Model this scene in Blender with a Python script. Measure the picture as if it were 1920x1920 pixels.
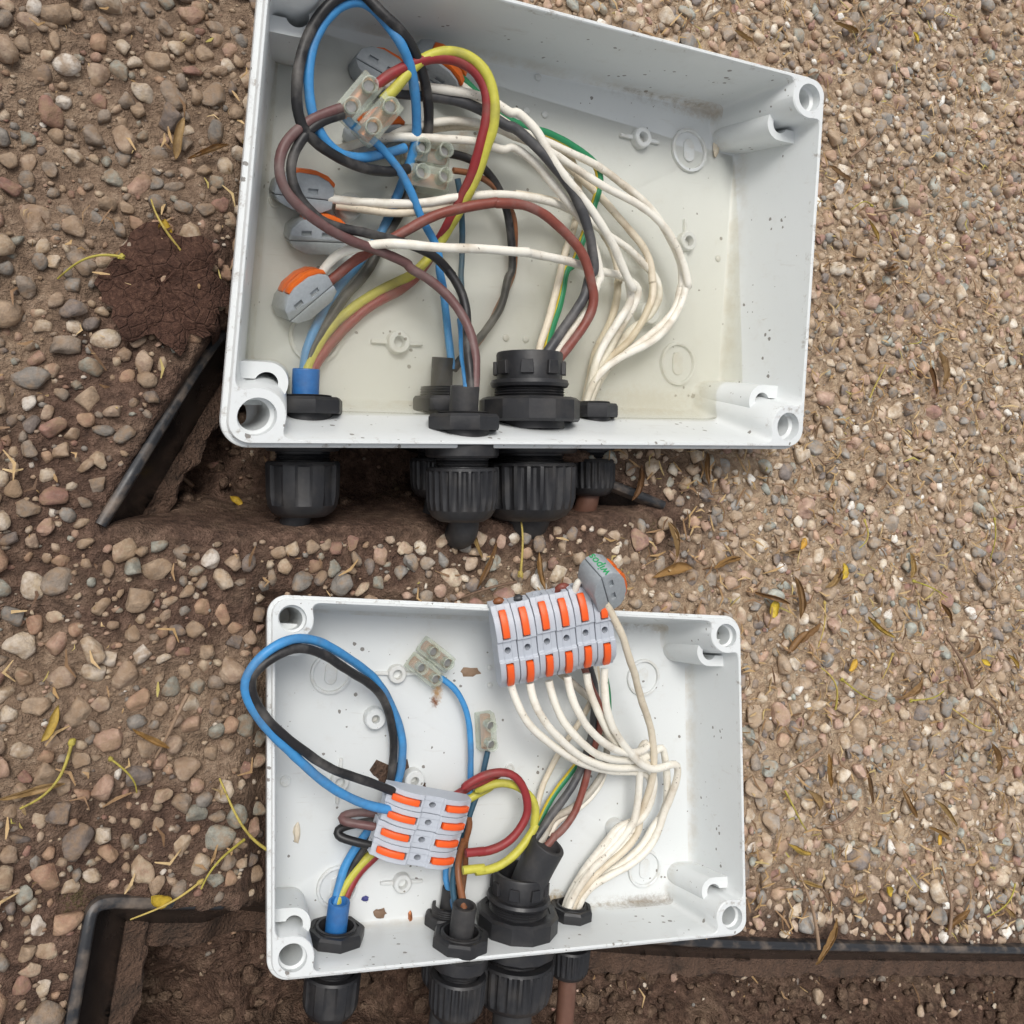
import bpy, bmesh, math, random
import numpy as np
from mathutils import Matrix, Vector, Quaternion

# ------------------------------------------------------------------ camera, sky, sun, exposure
CAM_LOC = (-0.15993, -0.00495, 0.28794)
CAM_ROT = ((0.896584, 0.0, -0.442874), (-0.048547, 0.993974, -0.098283), (0.440205, 0.109619, 0.891181))
scene = bpy.context.scene
for _o in list(bpy.data.objects):
    bpy.data.objects.remove(_o)
COL = scene.collection
cam_data = bpy.data.cameras.new('camera')
cam_data.sensor_width = 36.0
cam_data.lens = 30.0
cam_data.shift_x = 80.0 / 1920
cam_data.shift_y = -130.0 / 1920
cam_data.clip_start = 0.005
cam_data.clip_end = 400.0
cam_obj = bpy.data.objects.new('camera', cam_data)
COL.objects.link(cam_obj)
cam_obj.matrix_world = Matrix.Translation(CAM_LOC) @ Matrix(CAM_ROT).to_4x4()
scene.camera = cam_obj

SUN_EL, SUN_AZ = math.radians(62), math.radians(-35)       # azimuth measured from +Y towards +X
world = bpy.data.worlds.new('World')
scene.world = world
world.use_nodes = True
wn, wl = world.node_tree.nodes, world.node_tree.links
sky = wn.new('ShaderNodeTexSky')
sky.sky_type = 'NISHITA'
sky.sun_disc = False
sky.sun_elevation = SUN_EL
sky.sun_rotation = SUN_AZ
sky.dust_density = 4.0
hsv = wn.new('ShaderNodeHueSaturation')
hsv.inputs['Saturation'].default_value = 0.22               # overcast: cloud takes the blue out
wl.new(sky.outputs[0], hsv.inputs['Color'])
wl.new(hsv.outputs[0], wn['Background'].inputs['Color'])
wn['Background'].inputs['Strength'].default_value = 0.135

sun_data = bpy.data.lights.new('sun', 'SUN')
sun_data.energy = 1.5
sun_data.angle = math.radians(22)
sun_data.color = (1.0, 0.97, 0.92)
sun_obj = bpy.data.objects.new('sun', sun_data)
COL.objects.link(sun_obj)
_sd = Vector((math.sin(SUN_AZ) * math.cos(SUN_EL), math.cos(SUN_AZ) * math.cos(SUN_EL), math.sin(SUN_EL)))
sun_obj.rotation_euler = (-_sd).to_track_quat('-Z', 'Y').to_euler()
sun_obj.location = (0, 0, 3)
vs = scene.view_settings
vs.view_transform = 'Standard'
vs.look = 'None'
vs.exposure = 0.02
vs.gamma = 1.0
vs.use_curve_mapping = False
cyc = scene.cycles
cyc.max_bounces = 6; cyc.diffuse_bounces = 3; cyc.glossy_bounces = 3; cyc.transmission_bounces = 4; cyc.transparent_max_bounces = 10; cyc.volume_bounces = 3

# ------------------------------------------------------------------ measured layout (box millimetres, ground metres)
BOX_A = (((0.001, 8.12e-05, 2.9e-06), (-6.6e-06, 0.0009561, -0.0002179), (8.9e-06, 0.0001093, 0.0009021)), (0.01289, 0.11057, -0.00631))
BOX_B = (((0.0007251, 7e-06, -4.2e-05), (-8.74e-05, 0.000714, 1.94e-05), (8.06e-05, 5.07e-05, 0.0005775)), (-0.01026, -0.09293, -0.00245))
GLANDS = [('A', 'a1', -86.4, 15, 13.5),
  ('A', 'a2b', -31.4, 7, 11.5),
  ('A', 'a2f', -33.1, 33, 13.5),
  ('A', 'abig', 0.9, 20, 19.5),
  ('A', 'asm', 35.8, 11, 10.5),
  ('B', 'b1', -85.8, 14, 13.5),
  ('B', 'b2b', -29.5, 6, 11.5),
  ('B', 'b2f', -30.9, 33, 13.5),
  ('B', 'bbig', 2.6, 18, 20),
  ('B', 'bsm', 35.4, 10, 11)]
FLOOR_FEATURES = [('A', 'ring', 84.1, 52.7),
  ('A', 'ring', 86.2, -48.2),
  ('A', 'ring', -81.2, -46.0),
  ('A', 'wing', 56.4, 53.4),
  ('A', 'wing', -49.3, -46.3),
  ('A', 'standoff', -73.6, 4.3),
  ('A', 'stub', -99.8, 3.9),
  ('A', 'pin', 3.5, 71.5),
  ('A', 'pin', -0.8, 56.0),
  ('A', 'pin', 7.9, 56.0),
  ('A', 'pin', 105.5, 3.6),
  ('A', 'pin', -2.2, -41.3),
  ('A', 'pin', 7.1, -41.4),
  ('A', 'standoff', 65.4, -26.6),
  ('A', 'wingv', 85.3, 9.1),
  ('B', 'ring', -85.0, 45.3),
  ('B', 'ring', 84.5, 46.0),
  ('B', 'ring', 83.3, -57.4),
  ('B', 'ring', -82.2, -56.7),
  ('B', 'wing', -53.1, 45.9),
  ('B', 'wing', -51.0, -56.1),
  ('B', 'wingv', -81.3, -6.2),
  ('B', 'standoff', -64.4, 24.5),
  ('B', 'standoff', -45.3, -5.7),
  ('B', 'standoff', 65.3, -34.5),
  ('B', 'stub', -106.3, -5.9),
  ('B', 'pin', -4.1, 49.5),
  ('B', 'pin', -4.2, 40.5),
  ('B', 'stub', 6.2, -2.0),
  ('B', 'stub', 86.3, -38.2)]
LEVER_CONNECTORS = [('A', 'l', (-102.0, 7.8, 6.0), (-82.4, 7.0, 6.0), 1, 20, 'grey lever connector with two orange levers beside the left wall, topmost of three'),
  ('A', 'l', (-95.7, -8.0, 4.0), (-75.2, -7.7, 4.0), 1, 22, 'half sunken grey lever connector under the mauve wire, middle of three by the left wall'),
  ('A', 'l', (-95.3, -37.9, 7.0), (-81.8, -25.4, 7.0), 1, 22, 'upright grey lever connector with bright orange levers near the left gland'),
  ('A', 'l', (-74.6, 59.8, 7.0), (-60.3, 53.9, 7.0), 1, 5, 'dark grey lever connector lying in the far left corner behind the red wire'),
  ('A', 'l', (-53.2, 66.2, 10.0), (-39.1, 59.1, 10.0), 1, 70, 'grey lever connector holding the green wire, its two orange levers face up'),
  ('A', 'l', (-74.6, 29.0, 6.0), (-59.4, 37.9, 6.0), 1, 60, 'grey lever connector half hidden under the clear terminal block'),
  ('B', 'l', (21.3, 105.1, 80.0), (36.4, 85.7, 56.0), 1, 8, 'grey lever connector with green lettering standing above the strip of six')]
INLINE = {'six': {'box': 'B', 'a': (-23.1, 81.1, 58.0), 'b': (-12.8, 43.1, 48.0), 'c': (32.6, 92.4, 68.0)}, 'four': {'box': 'B', 'a': (-64.7, -1.6, 38.0), 'b': (-25.7, -13.5, 36.0), 'c': (-71.5, -34.0, 36.0)}}
TERMINALS = [('A', (-47.2, 23.2, 12.0), (-39.5, 23.1, 12.0), 'clear two way terminal block with screw towers between blue and black wires'),
  ('A', (-77.3, 36.4, 30.0), (-73.6, 42.4, 32.0), 'clear terminal block holding the red and yellow wires'),
  ('B', (-37.3, 51.8, 8.0), (-30.8, 46.9, 8.0), 'yellowed clear terminal block by a rust stain on the box floor'),
  ('B', (-8.4, 17.7, 7.0), (-8.0, 8.0, 7.0), 'small clear terminal block with brown burnt end on a teal wire')]
WIRES = [('A', 'a1', 'blue wire', 'blue', 1.75, [(-85.8, -60.6, 6.0), (-85.4, -54.2, 5.0), (-83.9, -47.1, 3.9), (-80.9, -39.2, 3.0), (-78.0, -31.9, 3.0), (-73.4, -23.7, 3.0), (-69.7, -19.2, 3.3), (-60.7, -4.4, 4.6), (-58.3, 2.8, 6.1), (-56.2, 10.6, 7.7), (-55.1, 17.4, 10.4), (-54.3, 24.1, 13.3), (-54.2, 30.6, 16.3), (-56.6, 37.2, 21.9), (-59.6, 43.4, 27.6), (-62.3, 48.6, 31.7), (-65.8, 54.5, 35.8), (-70.9, 59.8, 40.0), (-75.1, 65.0, 39.2), (-79.0, 68.8, 38.6), (-84.2, 71.7, 37.9), (-91.5, 68.7, 37.0), (-97.5, 59.3, 35.8), (-100.3, 48.1, 34.5), (-98.8, 37.0, 32.3), (-95.3, 28.7, 30.2), (-91.6, 24.4, 28.3), (-87.7, 21.3, 26.6), (-82.9, 20.2, 25.1), (-75.7, 20.6, 22.8), (-66.6, 23.7, 19.8), (-58.3, 27.8, 17.0)]),
  ('A', 'a1', 'black wire', 'black', 1.85, [(-84.6, -60.5, 6.0), (-83.2, -52.3, 4.8), (-80.1, -44.5, 3.6), (-76.4, -37.1, 3.0), (-71.2, -28.3, 3.0), (-66.3, -21.9, 3.0), (-57.0, -3.3, 4.0), (-54.8, 1.6, 5.0), (-52.4, 9.5, 6.5), (-50.0, 17.3, 8.1), (-48.6, 24.2, 10.9), (-48.8, 33.1, 14.5), (-51.2, 41.0, 19.6), (-55.5, 48.9, 26.9), (-60.0, 54.5, 32.2), (-65.6, 59.8, 36.7), (-72.9, 63.7, 41.5), (-79.0, 67.4, 41.3), (-85.7, 73.2, 40.3), (-94.3, 69.3, 39.3), (-100.6, 59.4, 38.1), (-103.8, 47.3, 36.8), (-103.3, 35.6, 34.7), (-100.5, 27.3, 32.2), (-96.7, 23.1, 30.5), (-92.4, 20.7, 28.7), (-85.1, 18.1, 26.0), (-75.4, 16.6, 22.8), (-64.8, 17.6, 19.6), (-56.3, 20.1, 17.0)]),
  ('A', 'a1', 'yellow wire', 'yellow', 1.9, [(-85.3, -60.5, 7.0), (-84.9, -58.2, 6.4), (-80.4, -48.7, 3.8), (-73.8, -39.9, 3.0), (-65.1, -30.8, 3.3), (-54.3, -23.2, 4.2), (-47.7, -19.0, 5.7), (-37.8, -4.1, 11.3), (-34.5, 5.4, 16.4), (-33.0, 13.2, 21.4), (-31.4, 21.0, 25.9), (-31.7, 29.0, 30.2), (-31.2, 36.0, 33.1), (-32.2, 43.3, 36.0), (-33.6, 49.6, 36.9), (-36.7, 55.6, 37.8), (-41.2, 59.8, 37.4), (-46.9, 61.8, 36.6), (-52.9, 61.0, 35.8), (-58.6, 57.8, 35.0), (-63.9, 52.1, 34.0), (-69.0, 44.8, 32.8), (-73.0, 39.9, 32.0)]),
  ('A', 'a1', 'red wire', 'red', 1.9, [(-83.4, -60.5, 6.0), (-81.8, -56.9, 5.2), (-76.7, -49.1, 3.4), (-69.1, -39.6, 3.0), (-60.2, -31.1, 3.5), (-49.3, -24.0, 4.6), (-43.9, -18.0, 5.6), (-39.2, -4.8, 10.4), (-36.5, 4.6, 15.4), (-34.8, 14.2, 20.9), (-33.9, 22.4, 25.8), (-33.7, 29.4, 29.4), (-33.4, 36.9, 32.6), (-33.8, 44.4, 34.6), (-35.5, 50.7, 35.5), (-38.9, 55.6, 35.8), (-44.9, 58.7, 35.4), (-51.8, 58.9, 34.9), (-59.4, 56.8, 34.4), (-65.7, 53.4, 33.9), (-71.8, 49.0, 33.4), (-76.2, 44.4, 33.0)]),
  ('A', 'a2b', 'blue wire', 'blue', 1.5, [(-29.3, -55.5, 10.0), (-31.9, -42.6, 10.0), (-33.6, -33.4, 10.0), (-35.6, -22.4, 10.1), (-38.6, -15.3, 11.0), (-38.0, -14.8, 11.1), (-41.6, -6.4, 12.4), (-48.3, 1.4, 14.9), (-54.1, 10.2, 17.5), (-59.8, 17.7, 19.9), (-66.3, 23.6, 22.2), (-72.2, 27.4, 24.0), (-76.6, 28.9, 25.2), (-82.1, 30.6, 26.8), (-85.4, 33.6, 28.0)]),
  ('A', 'a2b', 'black wire', 'black', 1.6, [(-28.6, -55.5, 10.0), (-26.9, -52.9, 9.4), (-20.7, -46.7, 7.8), (-14.0, -39.0, 6.6), (-8.0, -28.2, 6.0), (-6.2, -15.0, 6.0), (-5.2, -14.4, 6.1), (-6.3, -5.2, 7.3), (-9.4, 6.8, 9.8), (-14.6, 16.3, 12.6), (-22.9, 23.9, 15.4), (-31.4, 27.8, 16.5), (-39.8, 28.6, 17.0)]),
  ('A', 'a2b', 'brown wire', 'brown', 1.2, [(-27.8, -55.8, 9.0), (-21.3, -49.0, 6.6), (-13.7, -39.0, 4.6), (-8.4, -28.2, 4.0), (-2.8, -14.1, 4.4), (-3.4, -4.7, 5.6), (-6.8, 7.2, 8.6), (-14.1, 15.9, 11.5), (-21.8, 20.6, 13.8), (-30.1, 22.9, 14.5), (-37.5, 22.6, 15.0)]),
  ('A', 'a2f', 'brown wire', 'brownmauve', 1.75, [(-30.2, -62.5, 34.0), (-29.7, -53.3, 31.6), (-30.4, -43.4, 28.6), (-32.7, -35.2, 25.3), (-38.1, -27.9, 23.2), (-45.7, -21.9, 22.0), (-54.9, -17.5, 22.0), (-54.2, -17.1, 22.0), (-66.3, -13.3, 22.9), (-78.2, -10.4, 25.0), (-90.0, -6.2, 28.1), (-99.0, -0.6, 29.6), (-104.0, 4.8, 30.7), (-106.0, 10.5, 31.5), (-105.9, 16.1, 32.0), (-103.4, 21.2, 32.0), (-98.9, 26.6, 32.0), (-93.2, 31.3, 32.0), (-87.2, 34.5, 32.0)]),
  ('A', 'a2f', 'black wire', 'black', 1.7, [(-31.4, -62.6, 34.0), (-31.5, -48.8, 28.9), (-31.1, -39.3, 25.5), (-31.0, -30.3, 22.4), (-34.3, -22.1, 21.1), (-39.8, -15.9, 20.1), (-35.2, -20.9, 20.0), (-41.8, -14.5, 20.0), (-49.6, -10.8, 20.7), (-60.7, -8.2, 22.1), (-73.0, -7.0, 24.8), (-84.5, -5.9, 26.8), (-91.7, -3.7, 27.8), (-98.6, 2.1, 29.0), (-101.9, 8.3, 29.9), (-102.1, 15.4, 30.4), (-99.7, 21.5, 30.9), (-95.6, 26.9, 31.0), (-90.7, 30.4, 31.0), (-86.2, 32.8, 31.0)]),
  ('A', 'a2f', 'teal wire', 'teal', 1.15, [(-32.2, -62.7, 33.0), (-29.7, -53.7, 23.9), (-26.2, -39.1, 10.9), (-26.3, -26.5, 6.7), (-27.0, -17.7, 6.0), (-26.8, -13.4, 6.0), (-28.1, -1.4, 7.5), (-30.1, 7.2, 10.1), (-33.2, 16.1, 12.8), (-35.0, 19.9, 14.0)]),
  ('A', 'a2f', 'pale blue wire', 'blue', 1.3, [(-32.8, -62.7, 33.0), (-31.6, -56.5, 28.0), (-29.6, -49.0, 20.3), (-27.8, -42.3, 13.7), (-26.6, -35.4, 8.0)]),
  ('A', 'abig', 'cream wire', 'cream', 1.5, [(2.1, -53.0, 22.0), (3.7, -45.7, 19.1), (9.9, -32.1, 13.9), (14.9, -17.3, 9.7), (17.6, -6.6, 7.6), (23.3, 9.8, 6.1), (23.8, 23.6, 7.2), (20.4, 33.9, 8.5), (9.8, 41.0, 10.7), (-2.9, 43.1, 12.0), (-17.8, 45.8, 12.0), (-30.6, 42.9, 12.0), (-41.1, 40.2, 12.0), (-51.5, 37.5, 10.9), (-60.1, 36.9, 10.0)]),
  ('A', 'abig', 'green and yellow earth wire', 'earth', 1.6, [(4.8, -52.9, 22.0), (9.7, -39.6, 15.4), (16.0, -24.9, 10.5), (20.0, -9.8, 8.0), (22.2, -9.7, 8.0), (26.8, 3.6, 8.0), (29.6, 17.6, 10.0), (30.2, 29.3, 12.2), (27.4, 35.3, 12.8), (19.4, 39.3, 13.6), (3.7, 43.8, 14.0), (-9.0, 45.2, 14.0), (-19.0, 48.6, 14.0), (-28.6, 54.7, 14.0), (-36.7, 60.1, 14.0), (-42.2, 61.8, 14.0)]),
  ('A', 'abig', 'grey black wire', 'charcoal', 2.0, [(2.1, -53.0, 22.0), (4.0, -48.8, 22.0), (8.8, -41.2, 22.0), (16.0, -30.9, 22.4), (20.5, -21.4, 23.4), (21.4, -12.2, 24.2), (23.1, -13.2, 24.4), (20.6, -2.9, 25.4), (15.9, 8.6, 26.5), (9.6, 18.1, 27.6), (1.0, 26.2, 28.0), (-9.0, 34.0, 28.0), (-19.9, 40.7, 26.8), (-20.8, 40.2, 26.8), (-30.6, 45.3, 25.3), (-40.4, 48.0, 23.2), (-50.4, 48.3, 21.1), (-59.7, 47.9, 19.1), (-64.8, 47.7, 18.0)]),
  ('A', 'abig', 'red brown wire', 'brownred', 1.9, [(8.9, -52.7, 22.0), (10.2, -49.3, 22.4), (15.1, -42.5, 23.2), (21.4, -32.2, 24.5), (23.2, -23.8, 25.8), (20.4, -15.8, 27.0), (17.9, -9.4, 27.3), (13.2, -3.0, 27.7), (5.8, 2.9, 28.0), (-4.1, 8.5, 28.0), (-15.2, 10.9, 27.7), (-25.6, 9.5, 27.2), (-22.3, 10.2, 27.1), (-34.9, 7.1, 25.2), (-44.7, 3.8, 23.4), (-52.4, -0.9, 21.5), (-59.9, -6.1, 19.1), (-66.5, -10.9, 16.3), (-73.8, -17.9, 12.7), (-79.6, -24.6, 9.6), (-83.1, -27.6, 8.0)]),
  ('A', 'abig', 'white wire', 'white', 1.6, [(6.6, -52.8, 22.0), (7.9, -49.5, 21.7), (14.1, -40.1, 20.8), (24.7, -26.0, 20.0), (28.6, -14.7, 20.0), (29.3, -15.0, 20.0), (26.9, -5.5, 20.5), (21.4, 4.5, 21.4), (11.2, 13.7, 22.3), (1.5, 21.9, 22.8), (-8.5, 29.9, 22.6), (-17.9, 34.4, 22.2), (-18.5, 32.5, 22.1), (-30.9, 34.1, 21.1), (-45.5, 33.3, 19.5), (-59.2, 31.7, 16.9), (-69.9, 29.5, 14.7), (-78.1, 25.9, 13.0), (-82.6, 23.9, 12.0)]),
  ('A', 'asm', 'white wire', 'white', 1.6, [(31.6, -66.7, 12.0), (35.5, -55.3, 12.9), (46.1, -46.1, 13.9), (64.1, -36.3, 15.3), (73.0, -24.0, 16.3), (75.6, -13.0, 17.1), (74.1, -6.8, 17.6), (75.5, -14.5, 18.1), (73.4, -8.1, 18.6), (66.6, 3.4, 19.5), (57.7, 12.7, 20.0), (47.3, 18.7, 20.0), (29.2, 24.5, 19.5), (13.2, 31.3, 18.2), (-0.9, 37.1, 18.0), (-15.3, 39.8, 18.0), (-20.3, 41.5, 17.8), (-32.9, 42.1, 17.3), (-42.0, 41.2, 16.8), (-51.3, 38.5, 14.7), (-58.1, 35.2, 13.1), (-62.9, 33.2, 12.0)]),
  ('A', 'asm', 'white wire', 'white', 1.6, [(34.2, -66.7, 11.0), (38.3, -54.4, 11.5), (51.2, -43.3, 12.1), (66.1, -31.7, 13.4), (73.4, -22.1, 14.1), (74.6, -11.2, 14.5), (74.2, -15.5, 14.6), (73.1, -5.1, 15.0), (63.3, 10.9, 15.7), (51.1, 22.5, 15.8), (37.9, 29.1, 15.3), (23.1, 35.2, 14.7), (6.0, 39.8, 14.1), (-8.9, 44.3, 14.0), (-20.3, 48.3, 14.0), (-31.1, 54.2, 14.0), (-39.1, 58.1, 14.0), (-43.5, 59.5, 14.0)]),
  ('A', 'asm', 'cream wire', 'cream', 1.6, [(34.5, -66.9, 9.0), (42.0, -50.1, 8.3), (52.8, -40.6, 8.0), (61.2, -27.5, 8.0), (63.9, -16.4, 8.1), (62.4, -7.5, 8.4), (63.1, -13.4, 8.6), (62.0, -5.9, 8.9), (57.5, 2.2, 9.2), (50.0, 9.0, 9.6), (40.4, 16.2, 10.0), (28.7, 24.8, 10.5), (17.6, 31.3, 10.9), (5.7, 37.5, 11.4), (-9.7, 43.3, 12.0), (-13.6, 43.2, 12.0), (-27.3, 42.6, 12.0), (-42.7, 39.7, 11.4), (-51.4, 37.3, 10.7), (-59.5, 36.5, 10.0)]),
  ('A', 'asm', 'white wire', 'white', 1.7, [(32.9, -66.9, 10.0), (35.7, -46.8, 11.5), (42.9, -32.4, 14.0), (47.8, -21.6, 16.7), (43.5, -12.4, 18.8), (46.4, -18.0, 20.2), (39.9, -11.4, 22.1), (30.9, -0.9, 24.8), (18.8, 11.5, 27.8), (6.3, 21.7, 29.4), (-3.3, 31.2, 29.9), (-11.2, 40.9, 29.2), (-20.3, 47.0, 28.3), (-20.7, 45.3, 28.2), (-28.7, 49.0, 27.2), (-37.6, 50.2, 26.1), (-49.0, 50.4, 24.4), (-59.8, 50.3, 22.0), (-68.8, 49.7, 20.0)]),
  ('A', 'asm', 'cream wire', 'cream', 1.6, [(33.4, -67.0, 8.0), (38.0, -46.8, 6.4), (44.2, -33.2, 6.0), (47.0, -19.6, 6.0), (45.9, -10.8, 6.6), (46.7, -14.8, 6.9), (44.9, -7.5, 7.5), (41.1, 0.5, 8.4), (31.7, 10.4, 10.9), (24.1, 14.7, 12.5), (16.2, 15.4, 13.7), (6.3, 16.6, 15.1), (-13.0, 16.5, 17.2), (-4.8, 15.5, 17.6), (-14.9, 15.0, 18.0), (-27.2, 12.1, 17.0), (-41.7, 7.4, 15.4), (-52.7, 4.2, 13.3), (-60.9, 3.4, 11.8), (-72.0, 4.0, 10.2), (-80.1, 3.9, 9.0)]),
  ('A', 'asm', 'white wire', 'white', 1.6, [(35.6, -66.9, 8.0), (45.3, -50.0, 6.5), (54.7, -34.3, 6.0), (64.7, -27.2, 6.0), (69.4, -17.7, 6.6), (66.1, -9.8, 7.3), (57.8, -4.3, 8.0), (48.0, 1.1, 10.2), (37.5, 5.4, 12.5), (27.4, 9.5, 14.6), (16.6, 13.3, 16.6), (5.4, 15.1, 18.7), (-9.4, 15.1, 19.5), (-19.1, 15.0, 19.9), (-34.3, 12.5, 18.9), (-48.4, 8.7, 16.7), (-59.1, 6.5, 14.1), (-72.6, 5.6, 11.6), (-83.3, 5.9, 10.0)]),
  ('A', 'asm', 'white wire', 'white', 1.7, [(34.6, -67.0, 8.0), (38.4, -52.0, 8.0), (42.8, -44.7, 8.0), (47.1, -35.6, 8.9), (53.4, -24.5, 9.9), (54.7, -16.0, 11.3), (48.6, -13.4, 12.3), (46.4, -12.1, 12.6), (30.0, -10.3, 16.3), (9.0, -8.4, 24.2), (-12.9, -8.2, 29.9), (-9.9, -8.3, 30.8), (-29.4, -8.8, 32.0), (-46.8, -9.6, 31.0), (-62.5, -10.2, 27.4), (-69.6, -11.3, 24.1), (-77.2, -13.8, 19.0), (-81.9, -18.3, 13.8), (-84.2, -24.4, 9.0)]),
  ('B', 'b1', 'blue wire', 'blue', 2.0, [(-86.9, -68.7, 12.0), (-85.4, -63.3, 10.2), (-82.8, -54.8, 7.5), (-79.8, -46.6, 5.8), (-74.8, -38.1, 5.3), (-67.8, -28.9, 5.2), (-61.6, -20.7, 5.7), (-56.7, -12.4, 6.3), (-53.3, -5.4, 7.0), (-51.7, 6.6, 8.2), (-53.1, 18.8, 10.4), (-57.3, 28.2, 12.5), (-63.5, 38.4, 18.6), (-70.1, 45.6, 23.5), (-77.6, 51.1, 30.6), (-87.4, 57.8, 40.5), (-100.6, 63.8, 51.5), (-112.8, 63.9, 60.2), (-121.9, 58.9, 62.4), (-128.6, 52.3, 63.6), (-131.5, 46.2, 62.2), (-130.8, 40.2, 60.9), (-127.2, 33.4, 58.9), (-121.0, 25.2, 55.7), (-113.5, 18.0, 52.2), (-107.0, 11.8, 48.7), (-99.6, 5.2, 45.0), (-90.1, -2.8, 40.4), (-79.7, -9.5, 36.5), (-72.0, -12.6, 34.2), (-63.8, -14.5, 32.0)]),
  ('B', 'b1', 'black wire', 'black', 2.0, [(-84.9, -69.1, 11.0), (-82.9, -60.7, 8.1), (-77.5, -49.0, 4.8), (-71.1, -38.6, 4.2), (-65.6, -29.8, 4.3), (-60.0, -18.8, 5.0), (-57.6, -8.2, 6.5), (-56.7, 3.2, 8.2), (-56.8, 13.3, 10.6), (-58.5, 22.7, 12.9), (-63.8, 33.8, 19.8), (-70.6, 41.8, 25.9), (-79.1, 47.7, 34.6), (-87.1, 52.1, 42.6), (-95.4, 56.9, 49.9), (-105.2, 60.3, 57.1), (-113.5, 59.7, 61.0), (-120.2, 56.0, 62.7), (-124.9, 52.4, 63.9), (-128.5, 48.7, 62.7), (-129.5, 43.8, 61.6), (-127.4, 37.7, 60.1), (-121.8, 30.2, 57.1), (-113.6, 22.4, 53.3), (-103.8, 14.8, 48.2), (-93.7, 8.2, 43.3), (-83.3, 2.8, 38.8), (-72.9, -1.7, 35.7), (-62.3, -5.9, 33.0)]),
  ('B', 'b1', 'yellow wire', 'yellow', 2.0, [(-86.0, -68.7, 12.0), (-84.7, -63.4, 10.2), (-81.6, -57.4, 8.0), (-77.1, -50.8, 5.9), (-70.0, -43.5, 5.4), (-62.9, -38.1, 5.0), (-52.4, -30.8, 5.7), (-38.2, -24.1, 6.8), (-20.8, -16.7, 8.6), (-14.3, -12.7, 9.3), (-5.5, -8.4, 10.6), (-16.9, -11.3, 13.6), (-9.3, -7.4, 16.0), (-1.3, -6.4, 17.5), (5.0, -8.9, 18.8), (10.5, -14.2, 20.1), (12.6, -21.4, 20.8), (10.2, -29.1, 21.6), (13.2, -24.9, 22.1), (8.2, -32.2, 22.9), (-1.7, -41.7, 24.0), (-11.5, -46.7, 24.0), (-21.8, -46.9, 24.0), (-14.1, -45.8, 24.0), (-26.6, -46.3, 24.0)]),
  ('B', 'b1', 'red wire', 'red', 2.0, [(-83.8, -69.2, 11.0), (-81.6, -65.0, 9.8), (-78.0, -56.5, 7.4), (-72.2, -48.4, 5.8), (-65.1, -42.1, 5.3), (-55.9, -35.6, 5.2), (-41.6, -24.2, 6.1), (-27.3, -14.8, 7.7), (-18.7, -9.4, 9.3), (-10.2, -3.7, 11.1), (-2.4, -1.7, 13.1), (-25.4, -8.5, 19.7), (-19.4, -3.7, 21.5), (-10.2, -0.1, 23.8), (-2.1, -0.4, 24.6), (3.9, -5.5, 25.4), (6.8, -13.0, 26.0), (6.3, -21.6, 26.0), (3.9, -24.5, 26.0), (0.1, -30.4, 26.0), (-7.1, -35.4, 25.7), (-15.8, -37.9, 25.2), (-22.8, -38.1, 25.0), (-13.6, -37.6, 25.0), (-25.4, -37.9, 25.0)]),
  ('B', 'b4', 'mauve brown jumper wire', 'brownmauve', 1.9, [(-62.1, -19.8, 20.0), (-68.7, -18.8, 18.8), (-76.1, -18.3, 18.5), (-82.3, -18.6, 19.5), (-84.9, -19.9, 20.1), (-82.7, -21.2, 21.7), (-77.4, -21.7, 24.9), (-71.0, -22.8, 26.4), (-64.4, -24.4, 27.0)]),
  ('B', 'b5', 'black jumper wire', 'black', 1.9, [(-61.6, -21.3, 18.0), (-68.9, -22.6, 16.8), (-75.6, -23.1, 16.3), (-81.9, -23.7, 17.3), (-86.1, -25.6, 18.1), (-85.9, -27.7, 19.3), (-82.7, -29.5, 21.3), (-75.3, -31.2, 24.2), (-66.0, -33.2, 25.0)]),
  ('B', 'b2b', 'blue wire', 'blue', 1.5, [(-27.0, -70.6, 14.0), (-28.5, -61.7, 10.6), (-30.2, -53.9, 7.9), (-28.8, -45.7, 6.9), (-23.9, -33.4, 6.0), (-19.0, -20.7, 6.1), (-17.7, -14.2, 6.9), (-18.0, 2.7, 8.7), (-18.4, 17.2, 10.3), (-19.5, 28.1, 11.5), (-22.8, 36.0, 11.4), (-27.6, 41.5, 10.1), (-33.1, 44.9, 9.0)]),
  ('B', 'b2f', 'teal wire', 'teal', 1.4, [(-31.7, -67.1, 32.0), (-31.1, -62.6, 26.5), (-30.0, -55.3, 18.4), (-25.9, -45.2, 9.9), (-20.8, -33.1, 8.0), (-16.9, -20.4, 8.0), (-13.1, -11.2, 8.0), (-10.4, -1.2, 7.6), (-7.8, 7.7, 7.0)]),
  ('B', 'b2f', 'dirty brown wire', 'brown', 1.7, [(-28.9, -66.7, 34.0), (-28.2, -63.7, 30.6), (-27.7, -59.1, 25.4), (-27.4, -52.7, 18.3), (-26.3, -45.4, 14.7), (-23.9, -33.5, 18.0)]),
  ('B', 'b2b', 'brown wire', 'brown', 1.5, [(-23.3, -68.4, 8.0), (-22.1, -58.6, 8.0), (-21.4, -46.8, 9.9), (-22.6, -33.6, 15.1), (-20.2, -26.9, 17.0), (-21.4, -23.2, 18.0)]),
  ('B', 'bbig', 'grey black wire', 'charcoal', 2.0, [(4.7, -46.7, 22.0), (5.5, -42.2, 22.0), (9.8, -34.8, 22.0), (15.9, -29.0, 21.3), (19.8, -24.1, 20.5), (29.4, -15.0, 19.0), (37.3, -4.9, 17.7), (43.2, 8.1, 17.1), (45.8, 19.0, 17.8), (46.2, 29.9, 18.9), (46.4, 41.7, 20.3), (41.7, 55.0, 22.0)]),
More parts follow.
